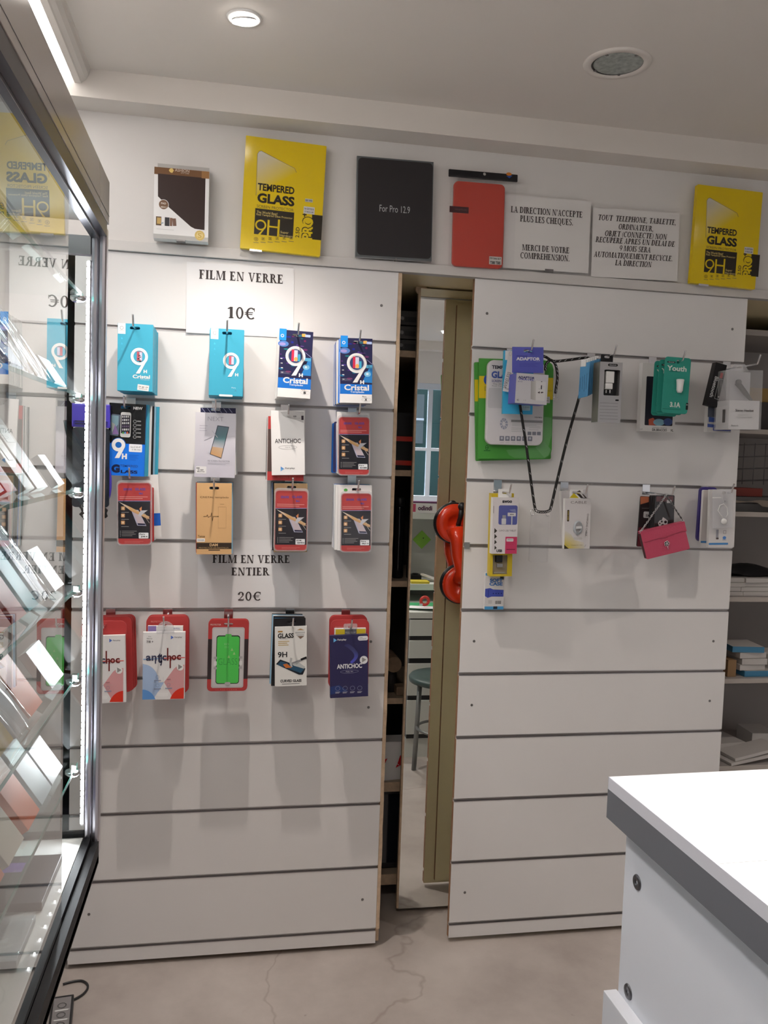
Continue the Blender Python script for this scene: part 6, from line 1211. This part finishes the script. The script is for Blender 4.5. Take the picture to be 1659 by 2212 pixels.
MB().box(.040, CW - .02, -.030, -.012, .03, 1.078, M_CSIDE).build('end_panel', t, .0006)
MB().box(.004, .022, -1.6, -.008, .0, .858, M_CSIDE).build('lower_ledge', t, .0012)
for yy, zz in ((-1.567, 1.015), (-1.560, .873)):
    MB().lathe([(.0005, .0005), (.0022, .0005), (.0026, -.0012), (.0085, -.0016), (.0098, 0.0006)], (.022, yy + 1.523, zz), mat('screw_head', (.13, .13, .14), .35, .9), 24, 'x').build('screw', t)

# ================================================================ WHAT THE MIRROR SHOWS: desk, stool and things behind the counter
t = thing('work_desk', 'white drawer desk with a raised shelf, seen reflected in the mirror', 'desk', (1.38, -1.25, 0))
M_DESK = mat('desk_white', (.62, .64, .60), .45); a0, a1 = -.48, .40
MB().box(a0, a1, -.55, 0, .719, .75, M_DESK).build('desk_top', t, .001)
MB().box(a0 + .01, a1 - .01, -.53, -.012, .10, .719, M_BLACK).build('carcass', t)
for z0, z1 in ((.630, .712), (.516, .606), (.325, .488), (.125, .299)): MB().box(a0 + .005, a1 - .005, -.012, 0, z0, z1, M_DESK).build('drawer', t, .001)
MB().box(a0, a1, -.50, -.02, 0, .10, M_DESK).build('plinth', t)
MB().box(a0, a1, -.56, -.30, .815, .848, M_DESK).build('raised_shelf', t, .001); MB().box(a0, a0 + .02, -.56, -.32, .75, .815, M_DESK).box(a1 - .02, a1, -.56, -.32, .75, .815, M_DESK).build('shelf_support', t)
MB().box(a0, a1, -.58, -.562, .0, 1.190, mat('desk_back_grey', (.36, .37, .34), .6)).build('back_panel', t)
MB().box(a0, a1, -.62, -.44, 1.190, 1.222, M_DESK).build('top_shelf', t, .001)
M_NOTE = mat('green_note', (.20, .42, .05), .7)
c = seen_in_mirror(912, 1166, -1.80)
o = MB().box(-.038, .038, 0, .0012, -.038, .038, M_NOTE).build('sticky_note'); o.location = (c.x, -1.8105, c.z); o.rotation_euler = (0, radians(44), 0); tag(o, 'green square note stuck corner-up on the grey panel in the mirror', 'note')
MB().lathe([(.004, .0012), (.003, .003)], (0, 0, .012), M_BLACK, 10, 'y').build('pin', o)
c = seen_in_mirror(918, 1096, -1.74)
o = MB().box(-.11, .10, -.05, .05, 0, .055, M_CARDW).box(-.11, .10, -.05, .0505, .055, .062, mat('plum_card', (.10, .02, .08), .5)).build('sim_box'); o.location = (c.x - .01, -1.745, 1.2228); tag(o, 'white box with a plum lid and dark letters on the reflected top shelf', 'box')
class _M: pass
a = Art(_M()); a.F.W = .21; a.F.H = .06; a.F.sx = a.F.sz = .001; a.F.P = lambda x, y: (x * .001, y * .001)
a.text('ibnibo', 0, 0, 80, 26, (.10, .02, .07), .03); a.rect(70, 0, 34, 44, (.55, .08, .15), 1); q = a.build(o, 'printed_letters', INKM); q.rotation_euler = (0, 0, pi); q.location = (0, .0506, .028)
c = seen_in_mirror(905, 1255, -1.60)
o = MB().box(-.05, .05, -.04, .04, 0, .012, mat('yellow_pad', (.60, .48, .04), .6)).build('notepad'); o.location = (c.x + .0, -1.60, .8488); tag(o, 'yellow pad lying on the raised desk shelf in the mirror', 'notepad')
o = MB().box(-.05, .05, -.03, .03, 0, .010, M_PAPER).build('receipt_pad'); o.location = (c.x + .075, -1.66, .8665); o.rotation_euler = (radians(8), radians(14), .5); tag(o, 'white receipt pad tilted on the raised desk shelf in the mirror', 'paper')
o = MB().box(-.03, .03, -.03, .03, 0, .03, M_BLACK).lathe([(.02, .03), (.016, .036)], (0, 0, 0), M_BLACK, 16).build('card_reader', None, .004); o.location = (c.x + .005, -1.72, .8488); tag(o, 'small black card reader on the raised desk shelf in the mirror', 'card reader')
c = seen_in_mirror(905, 1313, -1.34)
o = MB().box(-.12, .12, -.09, .09, 0, .004, mat('green_mat', (.05, .35, .14), .5)).build('desk_mat'); o.location = (c.x + .05, -1.42, .7508); tag(o, 'green mat on the reflected desk top', 'mat')
o = MB().grid(lambda u, v: (.075 * (u - .5) * 2, .05 * (v - .5) * 2, .006 + .006 * u * u + .004 * v), 8, 8, M_PAPER).build('paper_sheet', fix=False); o.location = (c.x + .02, -1.335, .7512); o.rotation_euler = (0, 0, .4); tag(o, 'white paper lying across the green mat on the reflected desk', 'paper')
o = thing('tape_dispenser', 'small red tape dispenser on the paper on the reflected desk', 'tape dispenser', (c.x + .028, -1.335, .772))
MB().tube([(.020 * cos(2 * pi * k / 20), 0, .022 + .020 * sin(2 * pi * k / 20)) for k in range(20)], .008, mat('red_plastic', (.55, .04, .03), .35), 10, closed=True).build('reel', o); MB().box(-.03, -.012, -.008, .008, .0, .010, M_CHROME).build('cutter', o)
c = seen_in_mirror(957, 1455, -1.05)
t = thing('stool', 'round stool with a dark green seat and grey legs, seen in the mirror', 'stool', (c.x, -1.05, 0))
MB().lathe([(.02, .452), (.150, .448), (.162, .452), (.166, .470), (.158, .480), (.10, .483), (.001, .484)], (0, 0, 0), mat('green_vinyl', (.045, .075, .072), .35), 40).build('seat', t)
for k in range(4):
    a_ = radians(200 + 90 * k); MB().tube([(.11 * cos(a_), .11 * sin(a_), .448), (.125 * cos(a_), .125 * sin(a_), .0)], .012, mat('grey_tube', (.25, .26, .26), .35, .7), 12).build('leg', t)
MB().tube([(.117 * cos(2 * pi * k / 28), .117 * sin(2 * pi * k / 28), .22) for k in range(28)], .007, mat('grey_tube', (.25, .26, .26)), 8, closed=True).build('foot_ring', t)

# red double suction lifter clamped to the mirror
M_REDP = mat('red_lifter', (.78, .045, .01), .26, coat=.3)
c1 = at(984, 1131, YM - .02); c2 = at(996, 1263, YM - .02)
t = thing('suction_lifter', 'red double suction cup lifter stuck on the mirror in the gap', 'suction lifter', c1); d = c2 - c1
for i, cc in enumerate((Vector((0, 0, 0)), d)):
    rc = .066 - .002 * i
    MB().lathe([(rc, .0196), (rc + .002, .012), (rc - .002, .006), (.03, .006), (.001, .006)], tuple(cc), M_BLACK, 44, 'y').build('rubber_pad', t)
    MB().lathe([(rc - .0015, .0058), (rc - .003, -.004), (rc - .012, -.010), (.030, -.012), (.026, -.004), (.001, -.004)], tuple(cc), M_REDP, 44, 'y').build('cup', t)
    MB().tube([(cc.x + .006, -.010, cc.z - .004), (cc.x + .008, -.026, cc.z + .022), (cc.x + .009, -.036, cc.z + .050)], [.008, .0075, .009], M_BLACK, 12).lathe([(.001, -.012), (.010, -.010), (.014, 0), (.010, .010), (.001, .012)], (cc.x + .009, -.038, cc.z + .058), M_BLACK, 16, 'y').build('lever', t)
    MB().box(cc.x - .004, cc.x + .012, -.022, -.006, cc.z - .022, cc.z - .006, M_CHROME).build('lever_pivot', t, .001)
hp = [Vector((0, -.012, -.018)), Vector((.004, -.024, -.050)), Vector((.006, -.028, d.z / 2)), Vector((d.x - .002, -.024, d.z + .050)), Vector((d.x, -.012, d.z + .018))]
MB().tube(hp, [.034, .026, .022, .026, .032], M_REDP, 16).build('grip', t)

# ================================================================ DARK SHELVES IN THE GAP
def on_shelf(name, label, cat, u0, u1, v0, z, y, dp, m, mb=None, dx=0.0, **k):
    p, q = at(u0, v0, y), at(u1, v0, y)
    o = (mb or MB().box(p.x, q.x, 0, dp, 0, p.z - z, m, **k)).build(name, None, .002); o.location = (dx, y, z + .001); tag(o, label, cat); return o
M_DGREY = mat('recorder_grey', (.05, .045, .045), .45)
p = at(880, 700, .30); zsh = 1.871
for k, (h0, h1, lab) in enumerate(((0, .040, 'lowest dark recorder in the stack high up in the gap'), (.042, .085, 'middle dark recorder in the stack high up in the gap'), (.088, .135, 'topmost dark recorder in the stack high up in the gap'))):
    o = MB().box(-.22, .10, 0, .25, 0, h1 - h0 - .001, M_DGREY).build('recorder', None, .002); o.location = (p.x, .285, zsh + .001 + h0); tag(o, lab, 'recorder', 'dark recorders in the gap')
    MB().box(-.012, .026, -.0015, -.0002, .010, .026, M_BLACK).build('display', o); MB().lathe([(.006, -.006), (.007, -.0002)], (-.022, 0, .02), M_STEEL, 16, 'y').build('knob', o); MB().lathe([(.002, -.001), (.002, 0)], (.04, 0, .018), M_CHROME, 8, 'y').build('button', o)
p = at(875, 980, .285); o = MB().box(-.20, .055, 0, .20, 0, .190, M_CARDB).build('gadget_box', None, .001); o.location = (p.x, .285, 1.481); tag(o, 'black box with two red stripes on the second shelf of the gap', 'box')
M_RSTR = mat('stripe_red', (.65, .03, .015), .4)
for v in (948, 1000): z = at(872, v, .285).z - 1.481; MB().box(-.20, .055, -.0008, -.0002, z - .008, z + .008, M_RSTR).build('red_stripe', o)
for i, (u, col, lab) in enumerate(((861, (.012, .012, .014), 'dark glossy bottle nearer the panel edge on the third shelf of the gap'), (892, (.02, .02, .03), 'dark glossy bottle nearer the mirror on the third shelf of the gap'))):
    p = at(u, 1200, .31); o = MB().lathe([(.017, 0), (.019, .004), (.019, .17), (.017, .20), (.011, .225), (.011, .26), (.009, .262)], (0, 0, 0), mat('dark_bottle', (.012, .012, .015), .15), 28).build('bottle'); o.location = (p.x, .32, 1.1118); tag(o, lab, 'bottle'); MB().lathe([(.016, .245), (.016, .272), (.013, .275)], (0, 0, 0), M_BLACK, 20).build('cap', o)
p = at(851, 1436, .285); o = thing('cardboard_roll', 'short cardboard roll with a round pale end standing in the dark gap', 'roll', (p.x, .285, p.z))
MB().lathe([(.026, 0), (.027, .001), (.027, .12), (.026, .121)], (0, 0, 0), mat('kraft', (.27, .185, .12), .8, noise=.2, scale=40), 32, 'y').build('tube', o); MB().lathe([(.010, -p.z + .7142), (.020, -p.z + .716), (.020, -.029), (.018, -.027)], (0, .05, 0), M_DGREY, 20).build('stand', o)
o = MB().box(-.03, .03, 0, .05, 0, .03, mat('kraft', (.3, .2, .13), .8)).build('small_carton', None, .004); p = at(868, 1500, .27); o.location = (p.x + .012, .275, .7148); tag(o, 'small tan carton lying beside the cardboard roll in the gap', 'carton')
F = Face('O', (826, 1602), (884, 1602), (824, 1684), .272)
o = MB().grid(lambda u, v: (F.W * 1.5 * (u - .7), -.004 * sin(pi * u) - .003 * sin(9 * u + 4 * v), -F.H * v), 12, 12, M_PAPER).build('carrier_bag', fix=False); o.location = (F.loc.x, .272, F.loc.z); tag(o, 'white bag with a red printed animal-like shape low in the gap', 'bag')
MB().box(-F.W * 1.0, F.W * .45, .006, .10, -F.H, -.01, M_PAPER).build('bag_body', o)
a = Art(F); a.poly([(828, 1640), (845, 1634), (856, 1629), (862, 1632), (876, 1628), (880, 1640), (874, 1648), (866, 1652), (858, 1656), (851, 1661), (846, 1655), (836, 1653), (832, 1659), (828, 1650)], (.62, .008, .02), 30); a.line([(842, 1650), (850, 1655), (848, 1649)], 1.2, WH, 32); a.line([(856, 1648), (862, 1652)], 1.2, WH, 32); a.build(o, 'printed_shape', INKM)
p = at(845, 1800, .285); o = MB().box(-.16, .10, 0, .06, 0, .275, M_BLACK).build('monitor', None, .003); o.location = (p.x, .29, .1055); tag(o, 'black monitor standing on the lowest board in the gap', 'monitor'); MB().box(-.15, .09, -.0008, -.0002, .02, .262, mat('dark_screen', (.01, .012, .02), .08)).build('screen', o)

# ================================================================ OPEN SHELVES AT THE END OF THE WALL
def pile(name, lab, cat, u, z, y, sx, sy, sz, m, rz=0.0, **k):
    o = MB().box(-sx / 2, sx / 2, 0, sy, 0, sz, m, **k).build(name, None, .0008); p = at(u, 1000, y); o.location = (at(u, 1106 - (z - 1.4) * 690, y).x, y, z + .0008); o.rotation_euler = (0, 0, rz); tag(o, lab, cat); return o
GW = mat('box_grey_white', (.60, .57, .55), .55); BSIDE = mat('box_blue_side', (.06, .24, .42), .5); KR = mat('box_kraft', (.33, .20, .10), .8); DGY = mat('felt_grey', (.13, .125, .125), .9)
pile('storage_box', 'dark box on the uppermost open shelf by the clear headset box', 'box', 1640, 1.666, .30, .30, .15, .10, mat('box_dark', (.05, .045, .045), .6))
pile('parcel_box', 'tan box with a mustard band on top of the dark box', 'box', 1648, 1.7675, .31, .22, .14, .05, mat('mustard_card', (.34, .22, .07), .7))
pile('felt_stack', 'grey padded sleeve lying flat on the second open shelf', 'sleeve', 1638, 1.370, .275, .34, .22, .028, DGY)
pile('felt_stack', 'second grey padded sleeve on top of the first on the open shelf', 'sleeve', 1640, 1.400, .28, .33, .20, .022, DGY, .03)
o = pile('red_box', 'dark red box resting on the grey padded sleeves', 'box', 1608, 1.4235, .30, .14, .12, .030, mat('box_red', (.22, .03, .02), .6))
o = MB().grid(lambda u, v: (-.13 + .26 * u, -.01 - .02 * sin(pi * u) * (1 - v), .004 + .010 * sin(6 * u + 2 * v) ** 2 + .012 * v - .018 * (1 - v) * (u > .4)), 14, 8, mat('brown_paper', (.30, .25, .21), .8)).build('crumpled_paper', fix=False); p = at(1636, 1095, .262); o.location = (p.x + .02, .262, 1.398); o.scale = (1, .9, .6); tag(o, 'crumpled brown paper hanging over the second open shelf', 'paper')
t = thing('wire_basket', 'dark wire basket behind the padded sleeves on the open shelf', 'basket', (at(1635, 1000, .36).x, .36, 1.455))
m = MB(); rr = random.Random(2)
for k in range(4): zz = .02 + .045 * k; m.tube([(-.10, 0, zz), (.12, 0, zz + .012), (.12, .07, zz + .012), (-.10, .07, zz), ], .0017, M_STEEL, 6, closed=True)
for k in range(6): xx = -.10 + .044 * k; m.tube([(xx, .0, 0.012), (xx, -.001, .165)], .0015, M_STEEL, 6)
m.build('wire_frame', t)
for k in range(4):
    pile('card_box', ['lowest', 'second', 'third', 'topmost'][k] + ' white carton of the small pile beside the panel on the third open shelf', 'box', 1584 + (k % 2), 1.062 + .0165 * k, .272 + .002 * (k % 2), .085, .12, .0155, GW, .02 * (k - 1))
for k in range(4):
    pile('card_box', ['lowest', 'second', 'third', 'topmost'][k] + ' white carton of the wide pile on the third open shelf', 'box', [1645, 1640, 1648, 1650][k], 1.062 + .0165 * k, .27 + .004 * (k % 3), .16, .13, .0155, GW, [0, .03, -.02, .05][k])
o = MB().grid(lambda u, v: (-.16 + .32 * u, .16 * v, .006 + .03 * sin(pi * u) * sin(pi * v) + .006 * sin(11 * u + 5 * v)), 16, 10, M_BLACK).build('black_bag', fix=False); p = at(1640, 1260, .30); o.location = (p.x, .30, 1.1292); tag(o, 'limp black bag lying on the white cartons of the third open shelf', 'bag')
pile('small_carton', 'upright brown carton with a triangle mark beside the panel on the fourth open shelf', 'carton', 1575, .763, .275, .034, .08, .062, KR)
for k, (u, sx, sy, rz, m2, lb) in enumerate(((1635, .12, .14, 0, BSIDE, 'lowest'), (1620, .105, .13, .04, GW, 'second'), (1625, .10, .13, -.03, GW, 'third'), (1622, .11, .12, .05, GW, 'fourth'), (1612, .12, .13, -.12, BSIDE, 'topmost'))):
    pile('phone_box', lb + ' flat phone box in the leaning pile on the fourth open shelf', 'box', u, .763 + .0225 * k, .272 + .006 * (k % 2), sx, sy, .0215, GW, rz, mx=m2, my0=m2 if k in (0, 4) else None)
pile('phone_box', 'larger white box at the picture edge on the fourth open shelf', 'box', 1692, .763, .275, .11, .14, .075, GW)
o = MB().lathe([(.018, -.008), (.042, -.008), (.042, .008), (.018, .008)], (0, 0, 0), PAL, 32, 'y', closed=True).build('tape_roll'); p = at(1592, 1400, .40); o.location = (p.x, .40, .7635 + .042); tag(o, 'pale tape roll standing behind the brown carton on the open shelf', 'tape roll')
pile('phone_box', 'white flat box pushed against the panel on the fifth open shelf', 'box', 1572, .44, .36, .12, .15, .045, GW, .12)
pile('phone_box', 'second white flat box behind the slanting sheets on the fifth open shelf', 'box', 1640, .44, .42, .10, .12, .058, GW, -.1)
o = pile('card_sheet', 'upper slanting white board sheet on the fifth open shelf', 'sheet', 1630, .455, .262, .20, .10, .012, GW); o.rotation_euler = (0, radians(-9), .1); o.location.z = .452 + .018
o = pile('card_sheet', 'lower slanting white board sheet on the fifth open shelf', 'sheet', 1622, .44, .255, .20, .09, .010, GW); o.rotation_euler = (0, radians(-7), .1); o.location.z = .4405 + .0125

# ================================================================ ON THE FLOOR BY THE DISPLAY CASE
t = thing('power_strip', 'black power adaptor with a silver label on the floor below the display case', 'adaptor', (-.405, -.25, 0), (0, 0, .12))
MB().box(-.028, .028, -.09, .085, .001, .030, M_BLACK).build('casing', t, .003); MB().box(-.022, .022, -.08, .075, .0302, .0306, M_ALU).build('label', t)
a = Art(_M()); a.F.W = a.F.H = 1; a.F.sx = a.F.sz = .001; a.F.P = lambda x, y: (x * .001, -y * .001)
for k in range(3): a.ring(0, -40 + 40 * k, 12, 12, 3, (.1, .1, .1), 1, 12); a.rect(0, -20 + 40 * k, 34, 6, (.6, .6, .6), 1)
q = a.build(t, 'printed_label', INKM); q.rotation_euler = (radians(-90), 0, 0); q.location = (0, 0, .0307)
pts = [atz(*q, .004) for q in ((136, 2169), (150, 2163), (166, 2156), (180, 2147), (189, 2135), (188, 2125), (178, 2119), (165, 2119), (150, 2122), (136, 2126))]
Q = []
for i in range(len(pts) - 1):
    p0, p1, p2, p3 = pts[max(0, i - 1)], pts[i], pts[i + 1], pts[min(len(pts) - 1, i + 2)]
    for k in range(4): s = k / 4; Q.append(.5 * ((2 * p1) + (-p0 + p2) * s + (2 * p0 - 5 * p1 + 4 * p2 - p3) * s * s + (-p0 + 3 * p1 - 3 * p2 + p3) * s ** 3))
o = MB().tube(Q + [pts[-1]], .0032, M_BLACK, 8).build('cable'); tag(o, 'thin black cable curling on the floor beside the power adaptor', 'cable')
